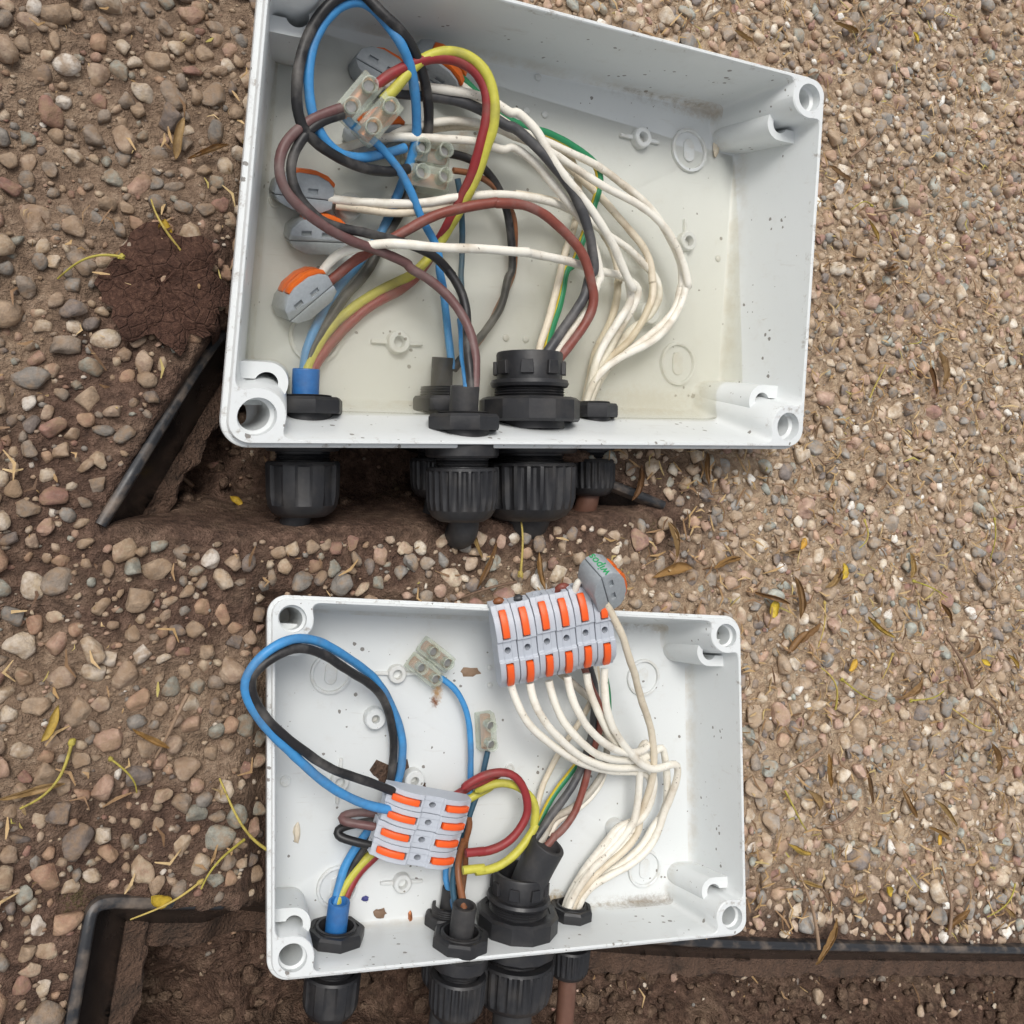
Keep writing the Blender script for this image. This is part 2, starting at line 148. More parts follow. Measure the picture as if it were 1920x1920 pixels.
  ('B', 'bbig', 'grey white wire', 'greywhite', 1.8, [(5.5, -46.8, 22.0), (7.0, -43.2, 21.4), (12.9, -36.9, 20.3), (19.4, -32.1, 18.8), (21.0, -26.4, 17.5), (34.6, -21.3, 14.9), (44.4, -14.5, 13.6), (51.2, -7.2, 13.1), (55.0, 0.7, 13.7), (55.5, 10.1, 14.8), (53.6, 21.3, 17.0), (49.1, 31.6, 19.1), (39.9, 38.4, 21.4), (31.8, 44.3, 23.8), (26.1, 48.3, 24.7), (18.6, 54.8, 26.0)]),
  ('B', 'bbig', 'red brown wire', 'brownred', 1.8, [(9.6, -47.0, 22.0), (11.7, -43.3, 22.0), (18.1, -37.5, 22.0), (25.3, -30.3, 21.1), (19.8, -34.6, 20.3), (28.2, -29.6, 19.1), (35.3, -21.1, 18.0), (39.0, -11.4, 18.0), (42.2, 0.2, 19.0), (45.6, 11.1, 20.4), (48.7, 20.3, 21.5), (48.2, 32.0, 23.0), (43.2, 42.0, 24.3), (37.3, 55.2, 26.0)]),
  ('B', 'bbig', 'white wire', 'white', 1.6, [(8.0, -46.9, 22.0), (9.0, -43.3, 21.5), (13.7, -36.9, 20.4), (23.4, -30.2, 17.4), (25.0, -27.2, 16.2), (37.2, -23.0, 13.0), (47.4, -16.3, 10.8), (54.4, -7.4, 10.1), (56.9, 3.7, 11.3), (55.7, 16.6, 13.3), (50.4, 31.3, 16.1), (47.6, 46.5, 18.7), (45.4, 56.6, 20.0)]),
  ('B', 'bbig', 'cream wire', 'cream', 1.5, [(6.6, -47.3, 20.0), (9.8, -41.3, 17.2), (12.0, -35.7, 14.8), (18.1, -22.3, 9.0), (20.8, -12.8, 7.5), (25.4, -3.1, 7.1), (30.7, 6.0, 7.8), (37.6, 17.0, 9.1), (44.3, 28.1, 11.0), (48.7, 37.6, 12.8), (50.9, 46.2, 14.4), (49.0, 54.7, 16.0)]),
  ('B', 'bbig', 'green and yellow earth wire', 'earth', 1.6, [(6.2, -47.3, 20.0), (9.4, -41.2, 17.3), (12.7, -34.3, 14.2), (16.7, -30.5, 12.5), (24.6, -17.7, 8.8), (32.2, -8.5, 8.1), (39.4, 0.2, 8.6), (46.4, 7.8, 9.7), (54.1, 15.6, 11.6), (57.5, 27.7, 13.8), (56.5, 38.0, 15.7), (52.6, 50.7, 18.0)]),
  ('B', 'bbig', 'red brown wire end', 'brownred', 1.8, [(16.2, 84.1, 40.0), (13.0, 88.5, 48.2), (13.3, 92.0, 52.3), (15.7, 93.1, 53.5), (19.6, 91.9, 51.2), (22.8, 88.9, 46.1), (25.5, 85.3, 38.0)]),
  ('B', 'bbig', 'white wire end', 'white', 1.6, [(21.4, 84.7, 52.0), (19.4, 89.3, 57.9), (18.7, 93.9, 61.9), (20.2, 96.5, 63.2), (23.0, 96.8, 64.0), (26.3, 95.1, 64.0)]),
  ('B', 'bbig', 'grey wire end', 'charcoal', 1.7, [(-4.3, 81.2, 38.0), (-7.3, 84.9, 47.5), (-6.4, 87.0, 50.0), (-3.6, 85.1, 47.4), (0.0, 81.4, 38.0)]),
  ('B', 'bbig', 'brown wire end', 'brown', 1.7, [(-14.0, 80.0, 38.0), (-16.8, 83.7, 47.4), (-15.8, 85.8, 50.0), (-13.0, 83.9, 47.4), (-9.6, 80.2, 38.0)]),
  ('B', 'bsm', 'white wire', 'white', 1.9, [(-7.4, 44.7, 42.0), (-6.0, 40.1, 42.6), (-3.8, 34.9, 43.3), (0.6, 26.8, 43.3), (8.9, 19.2, 41.0), (18.7, 12.3, 37.3), (29.1, 6.7, 33.0), (39.6, 2.9, 29.2), (54.6, -0.2, 24.0), (69.5, -1.4, 20.2), (79.2, -4.1, 17.8), (81.5, -9.5, 16.6), (79.6, -18.2, 14.8), (73.5, -28.5, 13.1), (61.9, -32.2, 12.0), (56.6, -38.6, 11.5), (50.4, -44.8, 11.0), (41.6, -54.9, 10.3), (35.0, -66.5, 10.0), (32.1, -72.6, 10.0), (31.5, -76.6, 10.0)]),
  ('B', 'bsm', 'white wire', 'white', 1.9, [(1.5, 45.7, 44.2), (2.2, 40.4, 44.9), (4.3, 34.0, 45.7), (10.9, 24.3, 44.5), (20.5, 16.0, 41.5), (31.0, 9.1, 36.8), (43.7, 4.1, 31.9), (58.9, 1.8, 26.7), (71.8, 1.2, 23.2), (79.5, -2.3, 21.0), (80.7, -11.6, 18.8), (78.5, -21.2, 16.7), (73.3, -29.8, 15.4), (64.3, -31.8, 14.4), (59.2, -38.4, 13.8), (52.4, -45.0, 13.3), (42.9, -54.6, 12.6), (35.6, -65.4, 12.2), (32.3, -71.6, 12.2), (31.6, -75.9, 12.2)]),
  ('B', 'bsm', 'white wire', 'white', 1.9, [(12.7, 46.7, 40.6), (13.5, 41.7, 41.2), (15.1, 36.0, 41.9), (19.6, 26.6, 41.8), (28.3, 18.0, 39.4), (37.5, 11.2, 36.1), (47.0, 7.4, 32.7), (59.9, 5.9, 28.5), (72.1, 6.4, 24.7), (81.3, 9.2, 21.8), (85.5, 12.2, 20.5), (87.2, 7.0, 18.9), (89.3, -2.9, 16.2), (90.7, -13.6, 14.2), (90.9, -23.4, 12.4), (84.9, -31.9, 11.4), (83.2, -33.3, 11.2), (78.9, -41.2, 10.4), (68.8, -50.1, 9.8), (55.4, -57.4, 9.0), (44.7, -64.3, 8.6), (39.4, -71.0, 8.6), (38.1, -77.5, 8.6)]),
  ('B', 'bsm', 'white wire', 'white', 1.9, [(20.5, 49.3, 45.6), (21.4, 43.1, 46.4), (23.6, 35.8, 47.3), (30.1, 25.9, 45.4), (38.3, 18.0, 42.4), (48.1, 12.2, 38.2), (61.2, 9.9, 33.5), (70.3, 11.0, 30.3), (74.0, 14.3, 28.4), (71.9, 15.0, 27.3), (69.4, 10.3, 25.5), (71.4, 1.0, 22.5), (71.8, -8.6, 20.1), (71.0, -20.8, 17.5), (68.9, -29.3, 16.5), (66.7, -31.5, 16.1), (61.8, -38.4, 15.4), (54.5, -45.4, 14.8), (44.3, -54.6, 14.1), (36.5, -64.6, 13.6), (32.8, -70.8, 13.6), (32.0, -75.5, 13.6)]),
  ('B', 'bsm', 'white wire', 'white', 1.9, [(33.3, 50.5, 39.6), (33.7, 45.1, 40.4), (35.2, 38.8, 41.2), (39.7, 29.9, 39.8), (46.4, 20.3, 36.4), (54.8, 13.1, 31.8), (61.8, 8.6, 28.5), (68.7, 5.8, 25.7), (76.4, 2.7, 22.6), (80.6, -3.8, 19.9), (80.1, -12.8, 16.6), (77.2, -23.5, 13.5), (71.5, -33.1, 11.2), (72.5, -32.9, 11.1), (67.9, -40.1, 10.0), (59.9, -47.7, 9.1), (49.0, -56.5, 8.2), (40.5, -65.9, 7.6), (36.3, -72.4, 7.6), (35.4, -77.5, 7.6)]),
  ('B', 'bsm', 'white wire', 'white', 1.9, [(41.4, 53.4, 43.6), (40.7, 47.1, 44.4), (40.7, 40.1, 45.2), (43.0, 31.2, 44.2), (48.3, 22.2, 41.9), (56.7, 12.6, 37.1), (65.0, 5.4, 33.1), (74.2, 1.0, 29.6), (84.6, 1.7, 26.1), (90.6, 2.9, 24.4), (92.7, -0.2, 23.3), (92.9, -6.8, 21.2), (91.1, -15.3, 18.7), (87.8, -25.0, 16.5), (85.8, -32.5, 15.2), (81.9, -40.8, 14.2), (71.1, -50.3, 13.1), (56.8, -56.9, 12.2), (45.4, -62.8, 11.6), (39.6, -69.6, 11.6), (38.1, -76.6, 11.6)]),
  ('B', 'bsm', 'cream wire', 'cream', 1.8, [(31.1, 86.3, 68.0), (32.6, 84.0, 67.4), (37.3, 77.7, 65.6), (42.5, 70.4, 63.1), (48.6, 60.9, 57.3), (54.6, 52.8, 52.0), (59.8, 42.7, 45.3), (65.1, 33.2, 39.5), (69.9, 25.3, 35.2), (73.1, 18.2, 31.6), (75.5, 10.2, 28.2), (77.8, -1.4, 23.5), (78.0, -12.3, 19.0), (74.6, -26.5, 14.8), (74.9, -32.4, 13.9), (70.5, -39.8, 12.8), (61.7, -47.8, 12.2), (49.9, -56.0, 11.4), (40.6, -64.4, 11.2), (35.8, -70.7, 11.7), (34.7, -76.2, 12.0)])]
PITA = [(-0.1067, 0.0702), (-0.0421, 0.0455), (0.0331, 0.0186), (0.0748, -0.0004), (0.0341, -0.0038), (-0.0359, -0.0036), (-0.0682, -0.0031), (-0.1082, -0.0031), (-0.1451, 0.0011), (-0.1412, 0.0109), (-0.1259, 0.0372)]
FRAMEA = [(-0.1451, 0.0011), (-0.1259, 0.0337), (-0.1077, 0.0628), (-0.1032, 0.0677), (-0.0544, 0.0491), (0.0329, 0.016), (0.072, 0.0001)]
PITB = [(-0.1469, -0.1119), (-0.0939, -0.1258), (-0.022, -0.147), (0.0726, -0.1754), (0.1616, -0.199), (0.3625, -0.2517), (0.3449, -0.3311), (-0.1585, -0.166)]
FRAMEB = [(-0.1592, -0.1728), (-0.1537, -0.1418), (-0.1504, -0.1236), (-0.1485, -0.114), (-0.1476, -0.1115), (-0.1449, -0.1112), (-0.1354, -0.1138), (-0.1201, -0.1181), (-0.0939, -0.1255), (-0.022, -0.1473), (0.0726, -0.175), (0.1617, -0.1987), (0.2807, -0.2301), (0.3875, -0.2582)]
BIGLEAF = [(-0.127, 0.0777), (-0.1103, 0.0645)]
LITTER = [('curl', 0.1367, 0.2216),
  ('curl', 0.0563, 0.0101),
  ('curl', 0.0597, 0.0023),
  ('curl', 0.0952, 0.0151),
  ('curl', 0.1638, -0.0356),
  ('curl', 0.1385, -0.0635),
  ('curl', 0.1456, -0.0595),
  ('curl', 0.1392, -0.0435),
  ('curl', 0.1947, -0.0605),
  ('curl', 0.2417, -0.0595),
  ('curl', 0.1247, -0.0423),
  ('curl', 0.2092, -0.091),
  ('curl', 0.2885, -0.0884),
  ('curl', 0.2271, -0.1526),
  ('curl', 0.1777, -0.1316),
  ('curl', 0.1532, -0.1205),
  ('curl', 0.1346, -0.1647),
  ('curl', 0.1401, -0.132),
  ('curl', 0.1286, -0.1478),
  ('curl', 0.2218, -0.1615),
  ('curl', 0.1647, -0.1758),
  ('curl', 0.2272, -0.2019),
  ('curl', 0.1736, -0.2122),
  ('curl', 0.1427, -0.1909),
  ('curl', 0.2016, -0.143),
  ('curl', 0.2577, -0.077),
  ('curl', 0.2234, 0.1178),
  ('curl', 0.2158, 0.1059),
  ('curl', 0.2521, 0.0604),
  ('curl', 0.2594, 0.0664),
  ('curl', 0.2137, 0.1337),
  ('curl', -0.1196, 0.129),
  ('curl', -0.1109, 0.1257),
  ('curl', 0.1943, 0.162),
  ('curl', -0.1319, -0.0642),
  ('curl', 0.0708, -0.0137),
  ('curl', 0.0104, -0.023),
  ('curl', -0.0138, -0.0195),
  ('curl', -0.0188, -0.0093),
  ('curl', 0.2214, -0.0343),
  ('curl', 0.2674, -0.1339),
  ('curl', 0.2676, -0.2063),
  ('curl', 0.1397, -0.0244),
  ('curl', 0.1016, -0.0267),
  ('curl', 0.0694, -0.0291),
  ('curl', -0.1599, -0.0555),
  ('curl', -0.1641, -0.0745),
  ('curl', 0.2083, 0.2418),
  ('stem', -0.1243, 0.0979),
  ('stem', -0.1478, 0.0804),
  ('stem', -0.1613, -0.069),
  ('stem', -0.1278, -0.1131),
  ('stem', -0.1102, -0.1066),
  ('stem', -0.1032, -0.0917),
  ('stem', -0.0006, -0.0102),
  ('stem', 0.1956, -0.0806),
  ('stem', 0.1525, -0.0852),
  ('stem', 0.2335, -0.047),
  ('stem', 0.2501, -0.1104),
  ('stem', 0.2201, -0.0961),
  ('stem', 0.1746, -0.0879),
  ('stem', 0.1288, -0.1322),
  ('stem', 0.1526, -0.0566),
  ('stem', 0.1859, -0.0169),
  ('stem', 0.2862, -0.0244),
  ('stem', 0.207, 0.0562),
  ('stem', 0.2382, 0.0795),
  ('stem', 0.2073, 0.1441),
  ('stem', -0.1403, -0.074),
  ('stem', -0.1386, -0.1386),
  ('stem', 0.2004, -0.1766),
  ('stem', 0.2603, -0.1996),
  ('twig', 0.2318, 0.1486),
  ('twig', 0.2211, 0.1008),
  ('twig', 0.2119, 0.1787),
  ('twig', 0.2629, -0.1095),
  ('twig', 0.2461, -0.0837),
  ('twig', 0.2174, -0.1899),
  ('twig', 0.1317, -0.1751),
  ('twig', 0.1588, -0.1423),
  ('twig', -0.1256, -0.0611),
  ('twig', -0.0154, -0.0292),
  ('twig', -0.1228, 0.0251),
  ('twig', 0.1359, -0.1131),
  ('twig', 0.2248, 0.2455),
  ('yellow', 0.1469, -0.0199),
  ('yellow', 0.1693, -0.0335),
  ('yellow', 0.2669, -0.086),
  ('yellow', 0.1274, -0.0472),
  ('yellow', 0.1708, -0.0765),
  ('yellow', -0.0975, 0.0088),
  ('yellow', -0.1293, -0.112),
  ('yellow', 0.2214, -0.1639),
  ('yellow', 0.1838, -0.1777),
  ('yellow', 0.2631, 0.2479),
  ('yellow', -0.1251, 0.0959)]

DEPTH, HX, HY = 48.0, 120.0, 82.5
FLOOR_RECT = {'A': (-105.0, 113.0, -71.0, 75.5), 'B': (-113.0, 113.0, -76.0, 75.5)}
XF = {}
for _k, _b in (('A', BOX_A), ('B', BOX_B)):
    _m = np.array(_b[0]); _t = np.array(_b[1])
    _s = np.linalg.norm(_m[:, 0])
    _x = _m[:, 0] / _s
    _n = np.cross(_m[:, 0], _m[:, 1]); _n /= np.linalg.norm(_n)
    _y = np.cross(_n, _x)
    XF[_k] = dict(M=_m, t=_t, inv=np.linalg.inv(_m), s=_s, R=np.stack([_x, _y, _n], 1))
def to_world(box, p):
    p = np.asarray(p, float)
    return p @ XF[box]['M'].T + XF[box]['t']
def to_local(box, p):
    return (np.asarray(p, float) - XF[box]['t']) @ XF[box]['inv'].T
random.seed(11)
rng = np.random.default_rng(7)

# ------------------------------------------------------------------ materials
def srgb(r, g, b):
    f = lambda v: ((v / 255 + 0.055) / 1.055) ** 2.4 if v / 255 > 0.04045 else v / 255 / 12.92
    return (f(r), f(g), f(b), 1.0)
class NT:
    def __init__(self, name):
        self.mat = bpy.data.materials.new(name)
        self.mat.use_nodes = True
        self.n, self.l = self.mat.node_tree.nodes, self.mat.node_tree.links
        self.b = self.n['Principled BSDF']
        self.out = self.n['Material Output']
    def new(self, t, **kw):
        nd = self.n.new(t)
        for k, v in kw.items():
            if k in nd.inputs: nd.inputs[k].default_value = v
            else: setattr(nd, k, v)
        return nd
    def link(self, a, b): self.l.new(a, b)
    def noise(self, vec, scale, detail=4, rough=0.55):
        nd = self.n.new('ShaderNodeTexNoise')
        nd.inputs['Scale'].default_value = scale
        nd.inputs['Detail'].default_value = detail
        nd.inputs['Roughness'].default_value = rough
        if vec is not None: self.l.new(vec, nd.inputs['Vector'])
        return nd.outputs['Fac']
    def ramp(self, fac, stops, interp='LINEAR'):
        nd = self.n.new('ShaderNodeValToRGB')
        cr = nd.color_ramp; cr.interpolation = interp
        while len(cr.elements) < len(stops): cr.elements.new(0.5)
        for e, (p, c) in zip(cr.elements, stops):
            e.position = p
            e.color = c if not isinstance(c, (int, float)) else (c, c, c, 1)
        self.l.new(fac, nd.inputs['Fac'])
        return nd.outputs['Color']
    def mix(self, fac, a, b, mode='MIX'):
        nd = self.n.new('ShaderNodeMix'); nd.data_type = 'RGBA'; nd.blend_type = mode
        for s, v in ((0, fac), (6, a), (7, b)):
            if hasattr(v, 'links') or hasattr(v, 'is_linked'): self.l.new(v, nd.inputs[s])
            elif s == 0: nd.inputs[0].default_value = v
            else: nd.inputs[s].default_value = v
        return nd.outputs[2]
    def math(self, op, a, b=None, c=None, clamp=False):
        nd = self.n.new('ShaderNodeMath'); nd.operation = op; nd.use_clamp = clamp
        for i, v in enumerate((a, b, c)):
            if v is None: continue
            if hasattr(v, 'is_linked'): self.l.new(v, nd.inputs[i])
            else: nd.inputs[i].default_value = v
        return nd.outputs[0]
    def smooth(self, v, lo, hi):
        nd = self.n.new('ShaderNodeMapRange'); nd.interpolation_type = 'SMOOTHSTEP'
        self.l.new(v, nd.inputs[0]); nd.inputs[1].default_value = lo; nd.inputs[2].default_value = hi
        return nd.outputs[0]
    def bump(self, h, strength, dist):
        nd = self.n.new('ShaderNodeBump')
        nd.inputs['Strength'].default_value = strength
        nd.inputs['Distance'].default_value = dist
        self.l.new(h, nd.inputs['Height']); self.l.new(nd.outputs[0], self.b.inputs['Normal'])
    def set(self, **kw):
        for k, v in kw.items():
            k = k.replace('_', ' ')
            if hasattr(v, 'is_linked'): self.l.new(v, self.b.inputs[k])
            else: self.b.inputs[k].default_value = v
        return self.mat

def simple_mat(name, col, rough=0.45, dirt=0.25, dirt_col=(0.10, 0.075, 0.055, 1), scale=180.0, spec=0.5, bump=0.15, metallic=0.0, speck=False):
    m = NT(name)
    co = m.new('ShaderNodeTexCoord').outputs['Object']
    n1 = m.noise(co, scale, 5)
    n2 = m.noise(co, scale * 6, 3)
    fac = m.math('MULTIPLY', m.ramp(n1, [(0.48, 0), (0.75, 1)]), dirt)
    c = m.mix(fac, col, dirt_col)
    if speck:
        n3 = m.noise(co, 700, 2, 0.6)
        c = m.mix(m.math('MULTIPLY', m.smooth(n3, 0.66, 0.72), m.math('MULTIPLY', m.smooth(n1, 0.40, 0.6), 0.75)), c, (0.11, 0.08, 0.05, 1))
    c = m.mix(0.12, c, m.ramp(n2, [(0.3, 0.0), (0.7, 1.0)]), 'SOFT_LIGHT')
    m.bump(n2, bump, 0.0003 if bump < 0.5 else 0.0025)
    return m.set(Base_Color=c, Roughness=m.ramp(n1, [(0.3, rough - 0.08), (0.7, rough + 0.15)]), Metallic=metallic, Specular_IOR_Level=spec)

def mk_box_plastic(name, stains):
    """grey-white thermoplastic with specks of soil, waterline dirt in the corners and a few rust stains"""
    m = NT(name)
    at = m.new('ShaderNodeAttribute', attribute_name='loc').outputs['Vector']
    sep = m.new('ShaderNodeSeparateXYZ'); m.link(at, sep.inputs[0])
    X, Y, Z = sep.outputs
    base = m.mix(m.noise(at, 0.03, 3), (0.69, 0.715, 0.712, 1), (0.735, 0.755, 0.75, 1))
    # small soil specks
    vo = m.new('ShaderNodeTexVoronoi', Scale=0.26); m.link(at, vo.inputs['Vector'])
    patch = m.smooth(m.noise(at, 0.06, 4, 0.65), 0.48, 0.66)
    sz = m.math('MULTIPLY_ADD', patch, 0.30, 0.035)
    wob = m.math('MULTIPLY_ADD', m.noise(at, 1.4, 2), 0.16, -0.08)
    dist = m.math('ADD', vo.outputs['Distance'], wob)
    sepc = m.new('ShaderNodeSeparateColor'); m.link(vo.outputs['Color'], sepc.inputs[0])
    sz2 = m.math('MULTIPLY', sz, sepc.outputs[0])
    speck = m.math('LESS_THAN', dist, sz2)
    c = m.mix(m.math('MULTIPLY', speck, 0.75), base, (0.09, 0.065, 0.045, 1))
    # fine dust film
    film = m.smooth(m.noise(at, 0.12, 6, 0.7), 0.52, 0.85)
    c = m.mix(m.math('MULTIPLY', film, 0.20), c, (0.42, 0.36, 0.28, 1))
    mp = m.new('ShaderNodeMapping'); mp.inputs['Scale'].default_value = (0.035, 0.35, 0.1); mp.inputs['Rotation'].default_value = (0, 0, 0.5); m.link(at, mp.inputs['Vector'])
    smear = m.math('MULTIPLY', m.smooth(m.noise(mp.outputs[0], 1.0, 4, 0.65), 0.60, 0.78), m.smooth(m.noise(at, 0.025, 2), 0.45, 0.62))
    c = m.mix(m.math('MULTIPLY', smear, 0.38), c, (0.33, 0.27, 0.20, 1))
    tide = m.math('MULTIPLY', m.math('SUBTRACT', 1.0, m.smooth(Z, 2.0, 11.0)), m.math('MULTIPLY', m.math('GREATER_THAN', Z, 0.4), m.smooth(m.noise(at, 0.08, 5, 0.7), 0.35, 0.7)))
    c = m.mix(m.math('MULTIPLY', tide, 0.35), c, (0.45, 0.37, 0.24, 1))
    # dirt caught along the floor seam of the walls
    seam = m.math('SUBTRACT', 1.0, m.smooth(m.math('ABSOLUTE', m.math('SUBTRACT', Z, 1.5)), 0.0, 3.0))
    yb = m.smooth(m.math('ABSOLUTE', Y), 68.0, 75.0)
    xb = m.math('SUBTRACT', 1.0, m.smooth(m.math('ABSOLUTE', m.math('SUBTRACT', X, 75.0)), 15.0, 60.0))
    sm = m.math('MULTIPLY', m.math('MULTIPLY', seam, yb), m.math('MULTIPLY', xb, m.smooth(m.noise(at, 0.3, 5, 0.75), 0.40, 0.75)))
    c = m.mix(m.math('MULTIPLY', sm, 0.8), c, (0.20, 0.14, 0.07, 1))
    # grime on the rim
    rim = m.math('MULTIPLY', m.math('GREATER_THAN', Z, 44.5), m.smooth(m.noise(at, 0.16, 5, 0.75), 0.54, 0.74))
    c = m.mix(m.math('MULTIPLY', rim, 0.75), c, (0.22, 0.17, 0.12, 1))
    for (sx, sy, rx, ry, col, amt) in stains:
        dx = m.math('DIVIDE', m.math('SUBTRACT', X, sx), rx)
        dy = m.math('DIVIDE', m.math('SUBTRACT', Y, sy), ry)
        d = m.math('SQRT', m.math('ADD', m.math('MULTIPLY', dx, dx), m.math('MULTIPLY', dy, dy)))
        d = m.math('ADD', d, m.math('MULTIPLY_ADD', m.noise(at, 0.45, 4, 0.75), 2.2, -1.1))
        f = m.math('SUBTRACT', 1.0, m.smooth(d, 0.0, 1.1))
        low = m.math('LESS_THAN', Z, 6.0)
        c = m.mix(m.math('MULTIPLY', m.math('MULTIPLY', f, amt), low), c, col)
    h = m.noise(at, 2.2, 3)
    m.bump(h, 0.08, 0.0003)
    return m.set(Base_Color=c, Roughness=m.math('MULTIPLY_ADD', film, 0.25, 0.34))

MAT = {}
MAT['box_A'] = mk_box_plastic('flooded_box_plastic', [(-28, 38, 4, 9, (0.45, 0.28, 0.13, 1), 0.5), (-22, 30, 3, 4, (0.4, 0.2, 0.08, 1), 0.6), (92, 73, 24, 5, (0.35, 0.22, 0.08, 1), 0.4), (70, -66, 40, 8, (0.42, 0.34, 0.20, 1), 0.3)])
MAT['box_B'] = mk_box_plastic('dry_box_plastic', [(-32, 38, 3.4, 9, (0.46, 0.25, 0.08, 1), 0.9), (-33.3, 32, 2.6, 3.6, (0.20, 0.07, 0.02, 1), 1.0), (31, -71, 7, 6, (0.33, 0.24, 0.12, 1), 0.95), (84, -75, 26, 4, (0.16, 0.11, 0.06, 1), 0.55), (98, 74, 12, 4, (0.40, 0.28, 0.12, 1), 0.4)])
WIRE_COL = dict(blue=srgb(66, 142, 200), black=srgb(34, 33, 34), yellow=srgb(196, 190, 74), red=srgb(142, 44, 46), brown=srgb(134, 84, 52),
                brownmauve=srgb(104, 72, 70), brownred=srgb(128, 66, 54), teal=srgb(48, 84, 104), cream=srgb(222, 210, 188), white=srgb(236, 231, 218),
                greywhite=srgb(176, 170, 158), charcoal=srgb(66, 66, 68))
for _k, _c in WIRE_COL.items():
    light = _k in ('cream', 'white', 'greywhite')
    MAT['w_' + _k] = simple_mat('wire_' + _k, _c, 0.46, 0.62 if light else 0.5, (0.40, 0.30, 0.19, 1) if light else ((0.25, 0.23, 0.21, 1) if _k in ('black', 'charcoal', 'brownmauve', 'brownred') else (0.13, 0.10, 0.07, 1)), 90.0, speck=light)
def mk_earth():
    m = NT('wire_earth')
    uv = m.new('ShaderNodeAttribute', attribute_name='around').outputs['Fac']
    c = m.mix(m.math('GREATER_THAN', uv, 0.5), srgb(40, 128, 84), srgb(214, 190, 60))
    return m.set(Base_Color=c, Roughness=0.45)
MAT['w_earth'] = mk_earth()
MAT['black_plastic'] = simple_mat('black_plastic', (0.018, 0.018, 0.020, 1), 0.42, 0.22, (0.11, 0.095, 0.08, 1), 120.0)
MAT['black_rubber'] = simple_mat('black_rubber', (0.028, 0.028, 0.030, 1), 0.55, 0.25, (0.13, 0.115, 0.10, 1), 120.0)
MAT['frame_plastic'] = simple_mat('frame_plastic', (0.024, 0.025, 0.028, 1), 0.36, 0.95, (0.20, 0.155, 0.12, 1), 130.0, speck=True)
MAT['wet_plastic'] = simple_mat('wet_black_plastic', (0.013, 0.012, 0.012, 1), 0.22, 0.7, (0.085, 0.06, 0.045, 1), 38.0)
MAT['blue_sheath'] = simple_mat('blue_sheath', srgb(44, 112, 178), 0.4, 0.3, (0.13, 0.11, 0.09, 1), 90.0)
MAT['pipe_brown'] = simple_mat('brown_cable', srgb(104, 72, 58), 0.6, 0.6, (0.30, 0.20, 0.15, 1), 70.0)
MAT['grey_plastic'] = simple_mat('connector_grey', srgb(158, 164, 168), 0.42, 0.14, (0.20, 0.17, 0.14, 1), 140.0)
MAT['light_grey_plastic'] = simple_mat('connector_light_grey', srgb(186, 191, 199), 0.40, 0.07, (0.25, 0.22, 0.18, 1), 160.0)
MAT['orange'] = simple_mat('lever_orange', (0.90, 0.115, 0.015, 1), 0.36, 0.05, (0.3, 0.06, 0.02, 1), 160.0)
MAT['orange_dark'] = simple_mat('lever_orange_dull', (0.72, 0.135, 0.01, 1), 0.36, 0.15, (0.25, 0.07, 0.02, 1), 160.0)
MAT['green_print'] = simple_mat('green_print', srgb(34, 150, 88), 0.5, 0.05)
MAT['copper'] = simple_mat('copper', (0.45, 0.17, 0.07, 1), 0.4, 0.3, scale=200, metallic=0.6)
MAT['steel'] = simple_mat('steel', (0.35, 0.34, 0.33, 1), 0.35, 0.3, (0.2, 0.1, 0.05, 1), 200, metallic=0.9)
def mk_clear():
    m = NT('clear_nylon')
    co = m.new('ShaderNodeTexCoord').outputs['Object']
    n = m.noise(co, 120, 4)
    c = m.ramp(n, [(0.35, (0.84, 0.90, 0.84, 1)), (0.60, (0.78, 0.80, 0.66, 1)), (0.75, (0.45, 0.28, 0.14, 1))])
    tr = m.new('ShaderNodeBsdfTransparent'); tr.inputs[0].default_value = (0.95, 0.97, 0.94, 1)
    mx = m.new('ShaderNodeMixShader'); mx.inputs[0].default_value = 0.27
    m.link(tr.outputs[0], mx.inputs[1]); m.link(m.b.outputs[0], mx.inputs[2]); m.link(mx.outputs[0], m.out.inputs['Surface'])
    return m.set(Base_Color=c, Roughness=0.25)
MAT['clear'] = mk_clear()
def mk_water():
    m = NT('muddy_water')
    co = m.new('ShaderNodeTexCoord').outputs['Object']
    tr = m.new('ShaderNodeBsdfTransparent'); tr.inputs[0].default_value = (0.97, 0.965, 0.94, 1)
    gl = m.new('ShaderNodeBsdfGlossy'); gl.inputs['Roughness'].default_value = 0.02
    bp = m.new('ShaderNodeBump'); bp.inputs['Strength'].default_value = 0.10; bp.inputs['Distance'].default_value = 0.004
    m.link(m.noise(co, 28, 2), bp.inputs['Height']); m.link(bp.outputs[0], gl.inputs['Normal'])
    fr = m.new('ShaderNodeFresnel', IOR=1.33); m.link(bp.outputs[0], fr.inputs['Normal'])
    mx = m.new('ShaderNodeMixShader')
    m.link(fr.outputs[0], mx.inputs[0]); m.link(tr.outputs[0], mx.inputs[1]); m.link(gl.outputs[0], mx.inputs[2])
    m.link(mx.outputs[0], m.out.inputs['Surface'])
    pv = m.new('ShaderNodeVolumePrincipled')
    pv.inputs['Color'].default_value = (0.985, 0.95, 0.82, 1)
    pv.inputs['Density'].default_value = 27.0
    m.link(pv.outputs[0], m.out.inputs['Volume'])
    return m.mat
MAT['water'] = mk_water()
